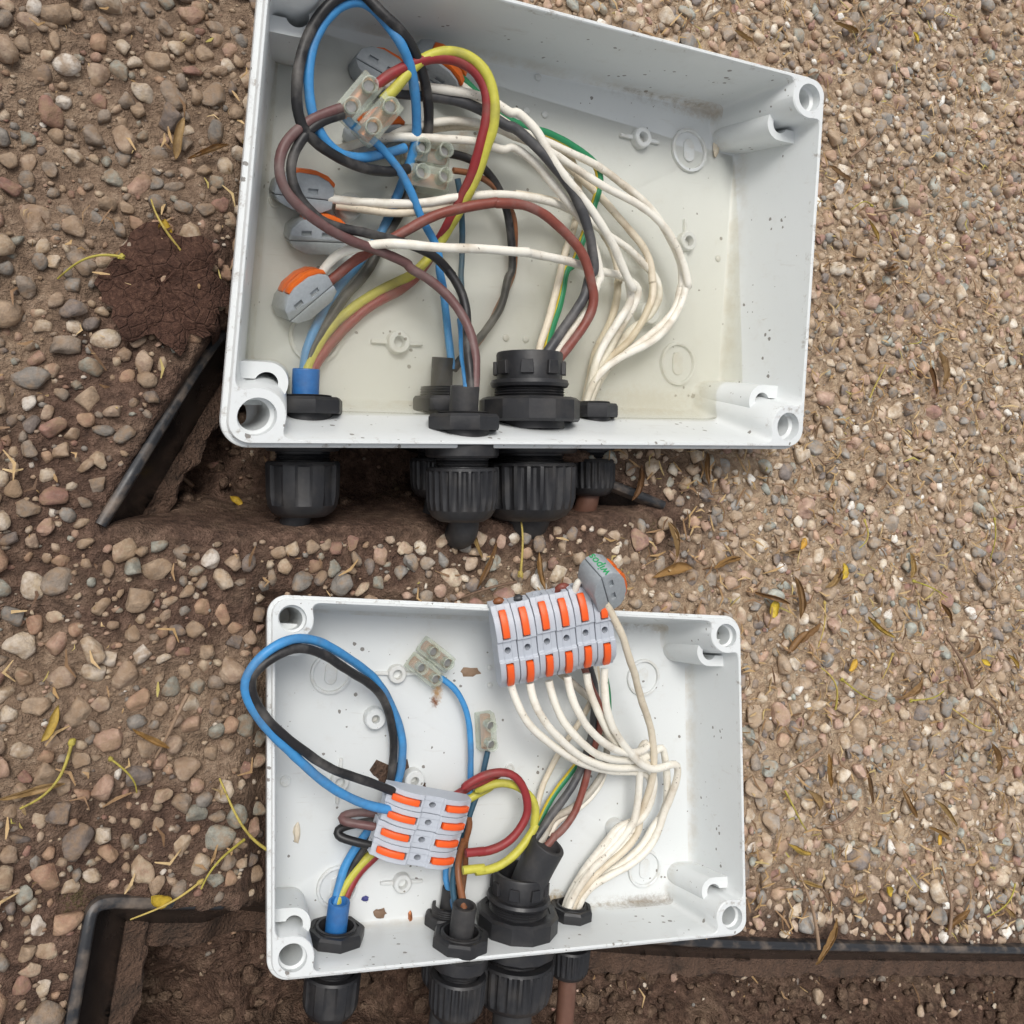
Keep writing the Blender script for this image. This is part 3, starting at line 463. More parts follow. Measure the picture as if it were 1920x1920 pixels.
def mk_soil():
    m = NT('soil')
    g = m.new('ShaderNodeNewGeometry').outputs['Position']
    wet = m.new('ShaderNodeAttribute', attribute_name='wet').outputs['Fac']
    n1 = m.noise(g, 40, 3, 0.65); n2 = m.noise(g, 260, 4, 0.7); n3 = m.noise(g, 900, 2, 0.7)
    dry = m.ramp(n2, [(0.25, srgb(132, 110, 90)), (0.5, srgb(184, 159, 132)), (0.75, srgb(218, 198, 170))])
    moist = m.ramp(n2, [(0.25, srgb(54, 40, 33)), (0.5, srgb(92, 71, 59)), (0.78, srgb(136, 109, 93))])
    f = m.math('ADD', wet, m.math('MULTIPLY_ADD', n1, 0.8, -0.4), clamp=True)
    c = m.mix(f, dry, moist)
    moss = m.math('MULTIPLY', m.smooth(m.noise(g, 22, 3, 0.7), 0.62, 0.74), m.smooth(n3, 0.45, 0.6))
    c = m.mix(m.math('MULTIPLY', moss, 0.55), c, (0.075, 0.075, 0.018, 1))
    m.bump(m.math('ADD', n2, m.math('MULTIPLY', n3, 0.5)), 0.9, 0.0035)
    return m.set(Base_Color=c, Roughness=m.math('MULTIPLY_ADD', wet, -0.2, 0.92), Specular_IOR_Level=0.3)
MAT['soil'] = mk_soil()
STONE_STOPS = [(0.0, srgb(186, 166, 144)), (0.12, srgb(166, 155, 143)), (0.23, srgb(208, 189, 166)), (0.32, srgb(154, 151, 146)), (0.42, srgb(194, 174, 154)),
               (0.52, srgb(198, 168, 150)), (0.60, srgb(218, 203, 182)), (0.68, srgb(138, 129, 124)), (0.75, srgb(198, 166, 142)), (0.81, srgb(170, 173, 164)), (0.88, srgb(226, 215, 198)),
               (0.935, srgb(166, 130, 118)), (0.978, srgb(242, 238, 230))]
def mk_stone(name, per_object):
    m = NT(name)
    g = m.new('ShaderNodeNewGeometry')
    if per_object:
        r = m.new('ShaderNodeObjectInfo').outputs['Random']
    else:
        r = g.outputs['Random Per Island']
    base = m.ramp(r, STONE_STOPS, 'CONSTANT')
    P = g.outputs['Position']
    off = m.new('ShaderNodeVectorMath', operation='ADD'); m.link(P, off.inputs[0])
    cv = m.new('ShaderNodeCombineXYZ'); m.link(m.math('MULTIPLY', r, 37.0), cv.inputs[0]); m.link(cv.outputs[0], off.inputs[1])
    n1 = m.noise(off.outputs[0], 260, 3, 0.65); n2 = m.noise(off.outputs[0], 1400, 1, 0.7)
    c = m.mix(0.55, base, m.ramp(n1, [(0.28, 0.10), (0.5, 0.46), (0.75, 0.85)]), 'OVERLAY')
    c = m.mix(m.math('MULTIPLY', m.smooth(n2, 0.5, 0.75), 0.25), c, (0.42, 0.37, 0.32, 1))
    soil = m.math('MULTIPLY', m.smooth(m.noise(P, 150, 3, 0.75), 0.40, 0.66), 0.8)
    c = m.mix(soil, c, srgb(170, 146, 120))
    sx = m.new('ShaderNodeSeparateXYZ'); m.link(P, sx.inputs[0])
    damp = m.math('ADD', m.smooth(m.math('MULTIPLY', sx.outputs[0], -1.0), -0.01, 0.11), m.math('MULTIPLY_ADD', m.noise(P, 35, 2), 0.9, -0.45), clamp=True)
    c = m.mix(m.math('MULTIPLY', damp, 0.85), c, (0.60, 0.545, 0.50, 1), 'MULTIPLY')
    m.bump(m.math('ADD', n1, m.math('MULTIPLY', n2, 0.4)), 0.5, 0.0012)
    return m.set(Base_Color=c, Roughness=0.78, Specular_IOR_Level=0.35)
MAT['gravel'] = mk_stone('gravel_stone', False)
MAT['stone'] = mk_stone('pebble_stone', True)
def mk_leaf(name, stops, island=False):
    m = NT(name)
    g = m.new('ShaderNodeNewGeometry')
    r = g.outputs['Random Per Island'] if island else m.new('ShaderNodeObjectInfo').outputs['Random']
    c = m.ramp(r, stops)
    n = m.noise(g.outputs['Position'], 300, 5, 0.65)
    c = m.mix(m.math('MULTIPLY', m.smooth(n, 0.45, 0.75), 0.55), c, (0.10, 0.05, 0.02, 1))
    m.bump(n, 0.5, 0.001)
    return m.set(Base_Color=c, Roughness=0.6)
MAT['leaf_curl'] = mk_leaf('dry_leaf', [(0, srgb(112, 80, 52)), (0.3, srgb(160, 124, 72)), (0.55, srgb(140, 112, 84)), (0.8, srgb(178, 148, 94)), (1, srgb(188, 160, 70))])
MAT['leaf_stem'] = mk_leaf('green_yellow_stem', [(0, srgb(166, 156, 60)), (1, srgb(190, 166, 92))])
MAT['leaf_yellow'] = mk_leaf('yellow_petal', [(0, srgb(206, 182, 60)), (1, srgb(198, 150, 60))])
MAT['twig'] = mk_leaf('twig', [(0, srgb(112, 88, 70)), (1, srgb(158, 132, 108))])
MAT['litter'] = mk_leaf('litter_bits', [(0, srgb(96, 70, 50)), (0.3, srgb(144, 112, 80)), (0.6, srgb(182, 148, 100)), (0.9, srgb(204, 176, 130)), (1, srgb(172, 160, 80))], True)
MAT['brown_leaf'] = mk_leaf('brown_leaf', [(0, srgb(78, 54, 45)), (1, srgb(80, 56, 46))])
def mk_dead_leaf():
    m = NT('dead_leaf')
    P = m.new('ShaderNodeNewGeometry').outputs['Position']
    n1 = m.noise(P, 130, 4, 0.7); n2 = m.noise(P, 700, 4, 0.75)
    vo = m.new('ShaderNodeTexVoronoi', Scale=240.0, feature='DISTANCE_TO_EDGE'); m.link(P, vo.inputs['Vector'])
    crack = m.smooth(vo.outputs['Distance'], 0.0, 0.09)
    c = m.ramp(n2, [(0.25, srgb(58, 40, 33)), (0.5, srgb(88, 62, 51)), (0.75, srgb(122, 92, 76))])
    c = m.mix(m.math('MULTIPLY', m.smooth(n1, 0.45, 0.7), 0.5), c, srgb(66, 46, 38))
    m.bump(m.math('ADD', m.math('MULTIPLY', crack, 0.4), m.math('ADD', n2, n1)), 0.9, 0.002)
    return m.set(Base_Color=c, Roughness=0.8, Specular_IOR_Level=0.25)
MAT['brown_leaf'] = mk_dead_leaf()
MAT['mud'] = simple_mat('mud', srgb(96, 74, 60), 0.85, 0.85, (0.045, 0.032, 0.024, 1), 110, bump=1.0)
MAT['blue_crumb'] = simple_mat('blue_crumb', srgb(70, 72, 130), 0.6, 0.3)
MAT['moss'] = simple_mat('moss', srgb(70, 84, 30), 0.9, 0.5, (0.06, 0.05, 0.02, 1), 200)

# ------------------------------------------------------------------ mesh helpers
def new_obj(name, verts, faces, mat, parent=None, smooth=30, box=None, origin=None):
    """verts in world metres; the object's origin is `origin` (or the parent's)."""
    v = np.asarray(verts, float).reshape(-1, 3)
    base = np.zeros(3)
    if parent is not None: base = ABS[parent.name]
    if origin is None: origin = base
    origin = np.asarray(origin, float)
    me = bpy.data.meshes.new(name)
    me.from_pydata([tuple(p) for p in (v - origin)], [], [list(map(int, f)) for f in faces])
    bm = bmesh.new(); bm.from_mesh(me)
    bmesh.ops.recalc_face_normals(bm, faces=bm.faces)
    bm.to_mesh(me); bm.free()
    finish(me, smooth)
    if box:
        a = me.attributes.new('loc', 'FLOAT_VECTOR', 'POINT')
        n = len(me.vertices); co = np.empty(n * 3); me.vertices.foreach_get('co', co)
        a.data.foreach_set('vector', to_local(box, co.reshape(-1, 3) + origin).astype(np.float32).ravel())
    me.materials.append(mat)
    ob = bpy.data.objects.new(name, me)
    COL.objects.link(ob)
    if parent is not None:
        ob.parent = parent
        ob.location = Vector(origin - base)
    else:
        ob.location = Vector(origin)
    ABS[ob.name] = origin
    return ob
ABS = {}
def finish(me, smooth):
    if smooth:
        me.polygons.foreach_set('use_smooth', [True] * len(me.polygons))
        if smooth < 180: me.set_sharp_from_angle(angle=math.radians(smooth))
def empty(name, loc, label, cat, group=None):
    e = bpy.data.objects.new(name, None)
    e.empty_display_size = 0.02
    COL.objects.link(e); e.location = Vector(loc); ABS[e.name] = np.asarray(loc, float)
    tag(e, label, cat, group)
    return e
def tag(o, label=None, cat=None, group=None, kind=None):
    if label: o['label'] = label
    if cat: o['category'] = cat
    if group: o['group'] = group
    if kind: o['kind'] = kind
    return o
class MB:
    def __init__(self): self.v = []; self.f = []; self.n = 0
    def add(self, v, f):
        v = np.asarray(v, float).reshape(-1, 3)
        self.f += [[i + self.n for i in q] for q in f]
        self.v.append(v); self.n += len(v)
    def verts(self): return np.concatenate(self.v)
def grid_faces(rows, n, closed=True, cap0=True, cap1=True):
    F = []
    for i in range(rows - 1):
        for j in range(n if closed else n - 1):
            k = (j + 1) % n
            F.append((i * n + j, i * n + k, (i + 1) * n + k, (i + 1) * n + j))
    if cap0: F.append(tuple(range(n))[::-1])
    if cap1: F.append(tuple((rows - 1) * n + j for j in range(n)))
    return F
def lathe(mb, prof, o, ax, ux, n=32, cap0=True, cap1=True, ribs=0, rib_rows=()):
    """prof: (radius, distance along ax) rows; o, ax, ux in world (metres already)."""
    o = np.asarray(o, float); ax = np.asarray(ax, float); ux = np.asarray(ux, float)
    vy = np.cross(ax / np.linalg.norm(ax), ux)
    V = []
    for ri, (r, a) in enumerate(prof):
        for j in range(n):
            t = 2 * math.pi * j / n
            rr = r
            if ribs and ri in rib_rows and (j * ribs // n * 2 != j * ribs * 2 // n): rr = r * 0.92
            V.append(o + ax * a + (ux * math.cos(t) + vy * math.sin(t)) * rr)
    mb.add(V, grid_faces(len(prof), n, True, cap0, cap1))
def catmull(P, step):
    P = np.asarray(P, float)
    P = np.vstack([2 * P[0] - P[1], P, 2 * P[-1] - P[-2]])
    out = []
    for i in range(1, len(P) - 2):
        p0, p1, p2, p3 = P[i - 1:i + 3]
        n = max(2, int(np.linalg.norm(p2 - p1) / step))
        d01, d12, d23 = (max(np.linalg.norm(b - a), 1e-9) ** 0.5 for a, b in ((p0, p1), (p1, p2), (p2, p3)))
        m1 = (p1 - p0) / d01 - (p2 - p0) / (d01 + d12) + (p2 - p1) / d12
        m2 = (p2 - p1) / d12 - (p3 - p1) / (d12 + d23) + (p3 - p2) / d23
        m1 *= d12; m2 *= d12
        for k in range(n):
            t = k / n
            out.append((2 * t**3 - 3 * t**2 + 1) * p1 + (t**3 - 2 * t**2 + t) * m1 + (-2 * t**3 + 3 * t**2) * p2 + (t**3 - t**2) * m2)
    out.append(P[-2])
    out = np.array(out)
    for _ in range(3):                      # take the hand-measured jitter out
        out[1:-1] = 0.25 * out[:-2] + 0.5 * out[1:-1] + 0.25 * out[2:]
    return out
def tube(mb, P, r, n=10, cap=True):
    P = np.asarray(P, float)
    T = np.gradient(P, axis=0); T /= np.linalg.norm(T, axis=1)[:, None] + 1e-12
    u = np.cross(T[0], (0, 0, 1.0));
    if np.linalg.norm(u) < 1e-3: u = np.array((1.0, 0, 0))
    V = []
    for i in range(len(P)):
        u = u - T[i] * (u @ T[i]); u /= np.linalg.norm(u)
        w = np.cross(T[i], u)
        rr = r[i] if hasattr(r, '__len__') else r
        for j in range(n):
            a = 2 * math.pi * j / n
            V.append(P[i] + (u * math.cos(a) + w * math.sin(a)) * rr)
    mb.add(V, grid_faces(len(P), n, True, cap, cap))
def prism_mesh(poly, w0, w1, bevel=0.0, seg=2):
    """bmesh of a polygon (u,v) extruded along w; returns verts (u,v,w), faces"""
    bm = bmesh.new()
    vs_ = [bm.verts.new((p[0], p[1], w0)) for p in poly]
    fc = bm.faces.new(vs_)
    r = bmesh.ops.extrude_face_region(bm, geom=[fc])
    bmesh.ops.translate(bm, verts=[g for g in r['geom'] if isinstance(g, bmesh.types.BMVert)], vec=(0, 0, w1 - w0))
    bmesh.ops.recalc_face_normals(bm, faces=bm.faces)
    if bevel:
        ed = [e for e in bm.edges if e.calc_face_angle(0) > 0.6]
        bmesh.ops.bevel(bm, geom=ed, offset=bevel, segments=seg, affect='EDGES', profile=0.5)
    bm.verts.ensure_lookup_table(); bm.verts.index_update()
    V = [tuple(v.co) for v in bm.verts]; F = [[v.index for v in f.verts] for f in bm.faces]
    bm.free()
    return np.array(V), F
def frame_pts(V, o, a, b, c):
    V = np.asarray(V, float)
    return np.asarray(o) + V[:, :1] * a + V[:, 1:2] * b + V[:, 2:3] * c
def boolean_cut(ob, cutters, self_x=False):
    """subtract plain cutter meshes (MB list) from ob and bake the result"""
    tmp = []
    for mb in cutters:
        me = bpy.data.meshes.new('cut')
        me.from_pydata([tuple(p) for p in mb.verts()], [], mb.f)
        bm = bmesh.new(); bm.from_mesh(me); bmesh.ops.recalc_face_normals(bm, faces=bm.faces); bm.to_mesh(me); bm.free()
        c = bpy.data.objects.new('cut', me); COL.objects.link(c); tmp.append(c)
        md = ob.modifiers.new('cut', 'BOOLEAN'); md.operation = 'DIFFERENCE'; md.object = c; md.solver = 'EXACT'; md.use_self = self_x
    bpy.context.view_layer.update()
    dg = bpy.context.evaluated_depsgraph_get()
    nm = bpy.data.meshes.new_from_object(ob.evaluated_get(dg))
    ob.modifiers.clear()
    old = ob.data; ob.data = nm; nm.name = old.name; bpy.data.meshes.remove(old)
    for c in tmp:
        m_ = c.data; bpy.data.objects.remove(c); bpy.data.meshes.remove(m_)

# ------------------------------------------------------------------ ground: gravel yard with two dug-out pits
def seg_dist(P, a, b):
    a = np.asarray(a); b = np.asarray(b); d = b - a
    t = np.clip(((P - a) @ d) / (d @ d), 0, 1)
    return np.linalg.norm(P - a - t[:, None] * d, axis=1)
def poly_sd(P, poly):
    poly = np.asarray(poly, float); n = len(poly)
    d = np.full(len(P), 1e9); ins = np.zeros(len(P), bool)
    for i in range(n):
        a, b = poly[i], poly[(i + 1) % n]
        d = np.minimum(d, seg_dist(P, a, b))
        c = ((a[1] > P[:, 1]) != (b[1] > P[:, 1]))
        with np.errstate(divide='ignore', invalid='ignore'):
            c &= P[:, 0] < (b[0] - a[0]) * (P[:, 1] - a[1]) / (b[1] - a[1]) + a[0]
        ins ^= c
    return np.where(ins, d, -d)
def sstep(x, a, b):
    t = np.clip((x - a) / (b - a), 0, 1); return t * t * (3 - 2 * t)
_perm = rng.random((64, 64))
def vnoise(P, s):
    q = P * s; i = np.floor(q).astype(int); f = q - i; f = f * f * (3 - 2 * f)
    g = lambda a, b: _perm[(i[:, 0] + a) % 64, (i[:, 1] + b) % 64]
    return (g(0, 0) * (1 - f[:, 0]) + g(1, 0) * f[:, 0]) * (1 - f[:, 1]) + (g(0, 1) * (1 - f[:, 0]) + g(1, 1) * f[:, 0]) * f[:, 1] - 0.5
def box_under(box, P):
    """world height of the box underside plane over ground points P, and footprint distance in mm (negative inside)"""
    M, t = XF[box]['M'], XF[box]['t']
    n = np.cross(M[:, 0], M[:, 1]); p0 = M @ np.array([0, 0, -3.0]) + t
    z = p0[2] - ((P - p0[:2]) @ n[:2]) / n[2]
    l = to_local(box, np.column_stack([P, z]))
    x0, x1, y0, y1 = FLOOR_RECT[box]
    d = np.maximum(np.maximum(l[:, 0] - x1, x0 - l[:, 0]), np.maximum(l[:, 1] - y1, y0 - l[:, 1])) - 3.0
    return z, d
def pit_depth(P):
    sa = poly_sd(P, PITA); sb = poly_sd(P, PITB)
    back = np.full(len(P), 1e9)
    for i in range(3, 8): back = np.minimum(back, seg_dist(P, PITA[i], PITA[i + 1]))
    da = 0.050 * sstep(sa, -0.001, 0.006) * (0.25 + 0.75 * sstep(back, 0.0, 0.02))
    db = 0.052 * sstep(sb, 0.000, 0.006) * (1 - 0.25 * sstep(sb, 0.02, 0.06))
    return np.maximum(da, db), np.maximum(sa, sb)
def height(P):
    P = np.asarray(P, float)
    h = 0.006 * vnoise(P, 9) + 0.004 * vnoise(P + 3.1, 31) + 0.0022 * vnoise(P + 7.7, 110) + 0.0011 * vnoise(P + 1.3, 300)
    dep, sd = pit_depth(P)
    for b in 'AB':
        z, d = box_under(b, P)
        wgt = np.exp(-(np.maximum(d, 0) / 28.0) ** 2) * (1 - sstep(sd, -0.015, 0.0))
        h = h + wgt * np.maximum(0, z - 0.003 - h)
    h = h - dep * (1 + 0.4 * vnoise(P + 5.5, 45) + 0.16 * vnoise(P + 2.5, 120) + 0.12 * vnoise(P + 8.1, 260))
    for b in 'AB':
        z, d = box_under(b, P)
        lim = z - 0.0012 + np.maximum(d, 0) * 0.0011
        h = np.where(d < 20, np.minimum(h, lim), h)
    return h
def wetness(P):
    dep, sd = pit_depth(P)
    left = sstep(-P[:, 0], -0.02, 0.10)
    return np.clip(sstep(sd, -0.05, 0.002) * 0.9 + left * 0.55 + 0.10, 0, 1)
_fx = np.arange(-0.36, 0.56, 0.0024); _fy = np.arange(-0.42, 0.46, 0.0024)
_out = 0.004 * 1.28 ** np.arange(1, 39); _out = np.cumsum(_out)
gx = np.concatenate([_fx[0] - _out[::-1], _fx, _fx[-1] + _out]); gy = np.concatenate([_fy[0] - _out[::-1], _fy, _fy[-1] + _out])
GXX, GYY = np.meshgrid(gx, gy)
GP = np.column_stack([GXX.ravel(), GYY.ravel()])
near = (np.abs(GP[:, 0]) < 2) & (np.abs(GP[:, 1]) < 2)
gz = np.zeros(len(GP)); gz[near] = height(GP[near])
nx, ny = len(gx), len(gy)
idx = np.arange(nx * ny).reshape(ny, nx)
quads = np.stack([idx[:-1, :-1], idx[:-1, 1:], idx[1:, 1:], idx[1:, :-1]], -1).reshape(-1, 4)
def fast_mesh(name, V, F, smooth=True):
    V = np.asarray(V, np.float32); F = np.asarray(F, np.int32); k = F.shape[1]
    me = bpy.data.meshes.new(name)
    me.vertices.add(len(V)); me.vertices.foreach_set('co', V.ravel())
    me.loops.add(F.size); me.loops.foreach_set('vertex_index', F.ravel())
    me.polygons.add(len(F)); me.polygons.foreach_set('loop_start', np.arange(0, F.size, k, dtype=np.int32))
    me.update(calc_edges=True); me.validate()
    if smooth: me.polygons.foreach_set('use_smooth', np.ones(len(me.polygons), bool))
    return me
gme = fast_mesh('ground', np.column_stack([GP, gz]), quads)
wa = gme.attributes.new('wet', 'FLOAT', 'POINT')
wv = np.full(len(GP), 0.2, np.float32); wv[near] = wetness(GP[near]); wa.data.foreach_set('value', wv)
gme.materials.append(MAT['soil'])
ground = bpy.data.objects.new('ground', gme); COL.objects.link(ground); ABS['ground'] = np.zeros(3)
tag(ground, kind='structure', label='brown soil with loose gravel, dug out into two pits')

# pebbles
def ico(sub):
    bm = bmesh.new(); bmesh.ops.create_icosphere(bm, subdivisions=sub, radius=1.0)
    bm.verts.ensure_lookup_table(); bm.verts.index_update()
    V = np.array([v.co for v in bm.verts]); F = np.array([[v.index for v in f.verts] for f in bm.faces]); bm.free()
    return V, F
ICO = {1: ico(1), 2: ico(2), 3: ico(3)}
def stone_shape(sub, seed):
    """rounded river pebble with a few worn flats"""
    r_ = np.random.default_rng(seed); V, F = ICO[sub]; V = V.copy()
    for _ in range(r_.integers(9, 16)):
        d = r_.normal(size=3); d /= np.linalg.norm(d); lim = r_.uniform(0.48, 0.86)
        k = V @ d; over = np.maximum(k - lim, 0)
        V -= np.outer(over * 0.93, d)
    for _ in range(3):
        d = r_.normal(size=3) * 1.6; ph = r_.uniform(0, 6)
        V *= (1 + 0.09 * np.sin(V @ d + ph))[:, None]
    V *= np.array([1.0, r_.uniform(0.66, 0.95), r_.uniform(0.45, 0.72)])
    return V, F
SHAPES = {s: [stone_shape(s, 100 * s + i) for i in range(16)] for s in (1, 2, 3)}
def rot_zxy(a, tx, ty):
    ca, sa = math.cos(a), math.sin(a)
    return Matrix.Rotation(tx, 3, 'X') @ Matrix.Rotation(ty, 3, 'Y') @ Matrix.Rotation(a, 3, 'Z')
cell = 0.008; hashg = {}
def try_place(x, y, r, k):
    i, j = int(x / cell), int(y / cell)
    for a in range(i - 2, i + 3):
        for b in range(j - 2, j + 3):
            for (X, Y, R) in hashg.get((a, b), ()):
                if (X - x) ** 2 + (Y - y) ** 2 < (k * (R + r)) ** 2: return False
    hashg.setdefault((i, j), []).append((x, y, r)); return True
X0, X1, Y0, Y1 = -0.30, 0.46, -0.34, 0.38
def candidates(n, rlo, rhi, pw):
    P = np.column_stack([rng.uniform(X0, X1, n), rng.uniform(Y0, Y1, n)])
    R = rlo * (rhi / rlo) ** (rng.random(n) ** pw)
    return P, R
P1, R1 = candidates(9000, 0.0032, 0.0060, 1.5)
P2, R2 = candidates(52000, 0.0013, 0.0036, 0.6)
order = np.argsort(-R1)
P = np.vstack([P1[order], P2[np.argsort(-R2)]]); R = np.concatenate([R1[order], np.sort(R2)[::-1]])
dep_, sd_ = pit_depth(P); wt_ = wetness(P)
ok = np.ones(len(P), bool)
for b in 'AB':
    z, d = box_under(b, P); ok &= d > (R * 1000 * 0.5 + 0.5)
ok &= (sd_ < -R - 0.001) | ((sd_ > 0.026) & (rng.random(len(P)) < 0.06))
ok &= rng.random(len(P)) < np.where(R > 0.0034, np.where(P[:, 0] < -0.02, 1.0, 0.62), 1.0)
P, R = P[ok], R[ok]
H = height(P)
placed = []
for (x, y), r, h in zip(P, R, H):
    if try_place(x, y, r, (0.72 if x < -0.04 else 0.78) if r > 0.0034 else 0.64): placed.append((x, y, r, h))
cam_xy = np.array(CAM_LOC)
def view_px(x, y, z):
    q = np.array(CAM_ROT).T @ (np.array([x, y, z]) - cam_xy)
    if q[2] > -0.01: return None
    f_ = 30.0 / 36.0
    return (0.5 - 80 / 1920 + f_ * q[0] / -q[2], 0.5 + 130 / 1920 + f_ * q[1] / -q[2], -q[2])
scored = []
for i, (x, y, r, h) in enumerate(placed):
    v = view_px(x, y, h)
    inside = v is not None and 0.01 < v[0] < 0.99 and 0.01 < v[1] < 0.99
    scored.append(r / v[2] if inside else 0)
big_idx = set(np.argsort(scored)[::-1][:300].tolist())
stone_meshes = []
for i in range(16):
    V, F = SHAPES[3][i]
    me = fast_mesh('stone', V, F); me.materials.append(MAT['stone']); stone_meshes.append(me)
GV, GF, off = [], [], 0
for i, (x, y, r, h) in enumerate(placed):
    a = random.uniform(0, 6.28); k = random.randrange(16)
    m3 = rot_zxy(a, random.gauss(0, 0.25), random.gauss(0, 0.25))
    zc = h + r * random.uniform(-0.15, 0.40)
    if i in big_idx:
        ob = bpy.data.objects.new('stone', stone_meshes[k]); COL.objects.link(ob)
        ob.parent = ground
        ob.matrix_world = Matrix.Translation((x, y, zc)) @ m3.to_4x4() @ Matrix.Scale(r, 4)
    else:
        V, F = SHAPES[2 if r > 0.0029 else 1][k]
        M = np.array(m3) * r
        GV.append(V @ M.T + np.array([x, y, zc])); GF.append(F + off); off += len(V)
# grit: the finest stones and crumbs
NG = 16000
Pg = np.column_stack([rng.uniform(X0, X1, NG), rng.uniform(Y0, Y1, NG)]); Rg = rng.uniform(0.0005, 0.0017, NG)
okg = np.ones(NG, bool)
for b in 'AB':
    z, d = box_under(b, Pg); okg &= d > 1.5
_, sdg = pit_depth(Pg); okg &= (sdg < -0.004) | ((sdg > 0.018) & (rng.random(NG) < 0.25))
Pg, Rg = Pg[okg], Rg[okg]; Hg = height(Pg)
V1, F1 = ICO[1]
for (x, y), r, h in zip(Pg, Rg, Hg):
    V, F = SHAPES[1][random.randrange(16)]
    GV.append(V * r * np.array([1, 1, 0.9]) + np.array([x, y, h + r * 0.25])); GF.append(F + off); off += len(V)
gravel_me = fast_mesh('gravel', np.concatenate(GV), np.concatenate(GF)); gravel_me.materials.append(MAT['gravel'])
gravel = bpy.data.objects.new('gravel', gravel_me); COL.objects.link(gravel); gravel.parent = ground
tag(gravel, kind='stuff')
# clods of earth in the pits
CV, CF, off = [], [], 0
Pc = np.column_stack([rng.uniform(X0, X1, 22000), rng.uniform(Y0, Y1, 22000)])
_, sdc = pit_depth(Pc); Pc = Pc[sdc > 0.008][:3600]; Hc = height(Pc)
for (x, y), h in zip(Pc, Hc):
    r = 0.0009 + 0.0052 * random.random() ** 4
    V, F = SHAPES[1][random.randrange(16)]
    V = V * (1 + 0.15 * rng.normal(size=len(V)))[:, None]
    CV.append(V * r + np.array([x, y, h + r * 0.3])); CF.append(F + off); off += len(V)
clod_me = fast_mesh('soil_clods', np.concatenate(CV), np.concatenate(CF))
a_ = clod_me.attributes.new('wet', 'FLOAT', 'POINT'); a_.data.foreach_set('value', np.full(len(clod_me.vertices), 0.85, np.float32))
clod_me.materials.append(MAT['soil'])
clods = bpy.data.objects.new('soil_clods', clod_me); COL.objects.link(clods); clods.parent = ground; tag(clods, kind='stuff')

# black plastic pit frames
def pit_frame(pts, root_label, wall, closed_side):
    P = np.asarray(pts, float)
    # resample, rounding the corner
    Q = catmull(np.column_stack([P, np.zeros(len(P))]), 0.0018)[:, :2]
    T = np.gradient(Q, axis=0); T /= np.linalg.norm(T, axis=1)[:, None]
    N = np.column_stack([T[:, 1], -T[:, 0]]) * closed_side          # towards the inside of the pit
    base = np.minimum(height(Q - N * 0.012), 0.004)
    ker = np.ones(61) / 61; base = np.convolve(np.pad(base, 30, mode='edge'), ker, 'valid')
    for b in 'AB':                                       # the box rests across the edging
        z, d = box_under(b, Q)
        base = np.minimum(base, np.where(d < 40, z - 0.0052 + np.maximum(d - 2, 0) * 0.0008, 1.0))
    root = empty('pit_frame', (Q[len(Q) // 2][0], Q[len(Q) // 2][1], -0.03), root_label, 'frame')
    def sweep(name, prof, mat):
        V = []
        for q, nn, b in zip(Q, N, base):
            for (d, z) in prof:
                if mat is MAT['mud'] and z > -0.05:
                    e_ = vnoise(np.array([[q[0] * 1.0 + d * 3, q[1] + z * 5]]), 160)[0] + 0.6 * vnoise(np.array([[q[0] + z * 9, q[1] + d * 4]]), 420)[0]
                    d = d + 0.0022 * e_; z = z + 0.0026 * e_ - 0.001
                V.append((q[0] + nn[0] * d, q[1] + nn[1] * d, b + z))
        n = len(prof)
        return new_obj(name, V, grid_faces(len(Q), n, True, True, True), mat, root, 40)
    k = wall
    sweep('lip', [(-0.0018, -0.012), (-0.0021, 0.0012), (-0.0018, 0.0030), (-0.0008, 0.0037), (0.0006, 0.0036), (0.0015, 0.0028), (0.0018, 0.0008), (0.0022, -0.006)], MAT['frame_plastic'])
    sweep('wall', [(0.0018, -0.0015), (0.0040 * k, -0.0040), (0.0125 * k, -0.0170), (0.0128 * k, -0.0205), (0.0030, -0.0080)], MAT['wet_plastic'])
    sweep('ledge', [(0.0120 * k, -0.0165), (0.0150 * k, -0.0178), (0.0200 * k, -0.0185), (0.0212 * k, -0.0205), (0.0216 * k, -0.0560), (0.0196 * k, -0.0560), (0.0190 * k, -0.0215), (0.0122 * k, -0.0210)], MAT['mud'])
    return root
pit_frame(FRAMEA, 'muddy black plastic pit edging below the flooded box', 0.8, 1)
pit_frame(FRAMEB, 'long black plastic pit edging with a corner, below the dry box', 1.0, 1)

# ------------------------------------------------------------------ junction boxes
def rrect_sd(p, hx, hy, r):
    q = np.abs(p) - np.array([hx - r, hy - r])
    return np.linalg.norm(np.maximum(q, 0), axis=1) + np.minimum(q.max(1), 0) - r
BC = [(sx * (HX - 10.2), sy * (HY - 10.2)) for sx in (-1, 1) for sy in (-1, 1)]
def smin(a, b, k):
    h = np.clip(0.5 + 0.5 * (b - a) / k, 0, 1); return b * (1 - h) + a * h - k * h * (1 - h)
def contour(dirs, inset, boss):
    lo = np.full(len(dirs), 20.0); hi = np.full(len(dirs), 200.0)
    def clear(t):
        p = dirs * t[:, None]
        s = -rrect_sd(p, HX - inset, HY - inset, max(9 - inset, 2.0))
        if boss:
            for c in BC: s = smin(s, np.linalg.norm(p - np.array(c), axis=1) - boss, 6.0)
        return s
    ts = np.linspace(20, 150, 400); best = np.full(len(dirs), 150.0)
    done = np.zeros(len(dirs), bool); prev = ts[0]
    for t in ts:
        c = clear(np.full(len(dirs), t))
        nw = (~done) & (c <= 0); best[nw] = t; done |= nw
    lo = best - (ts[1] - ts[0]); hi = best.copy()
    for _ in range(24):
        mid = (lo + hi) / 2; c = clear(mid); hi = np.where(c <= 0, mid, hi); lo = np.where(c > 0, mid, lo)
    return dirs * ((lo + hi) / 2)[:, None]
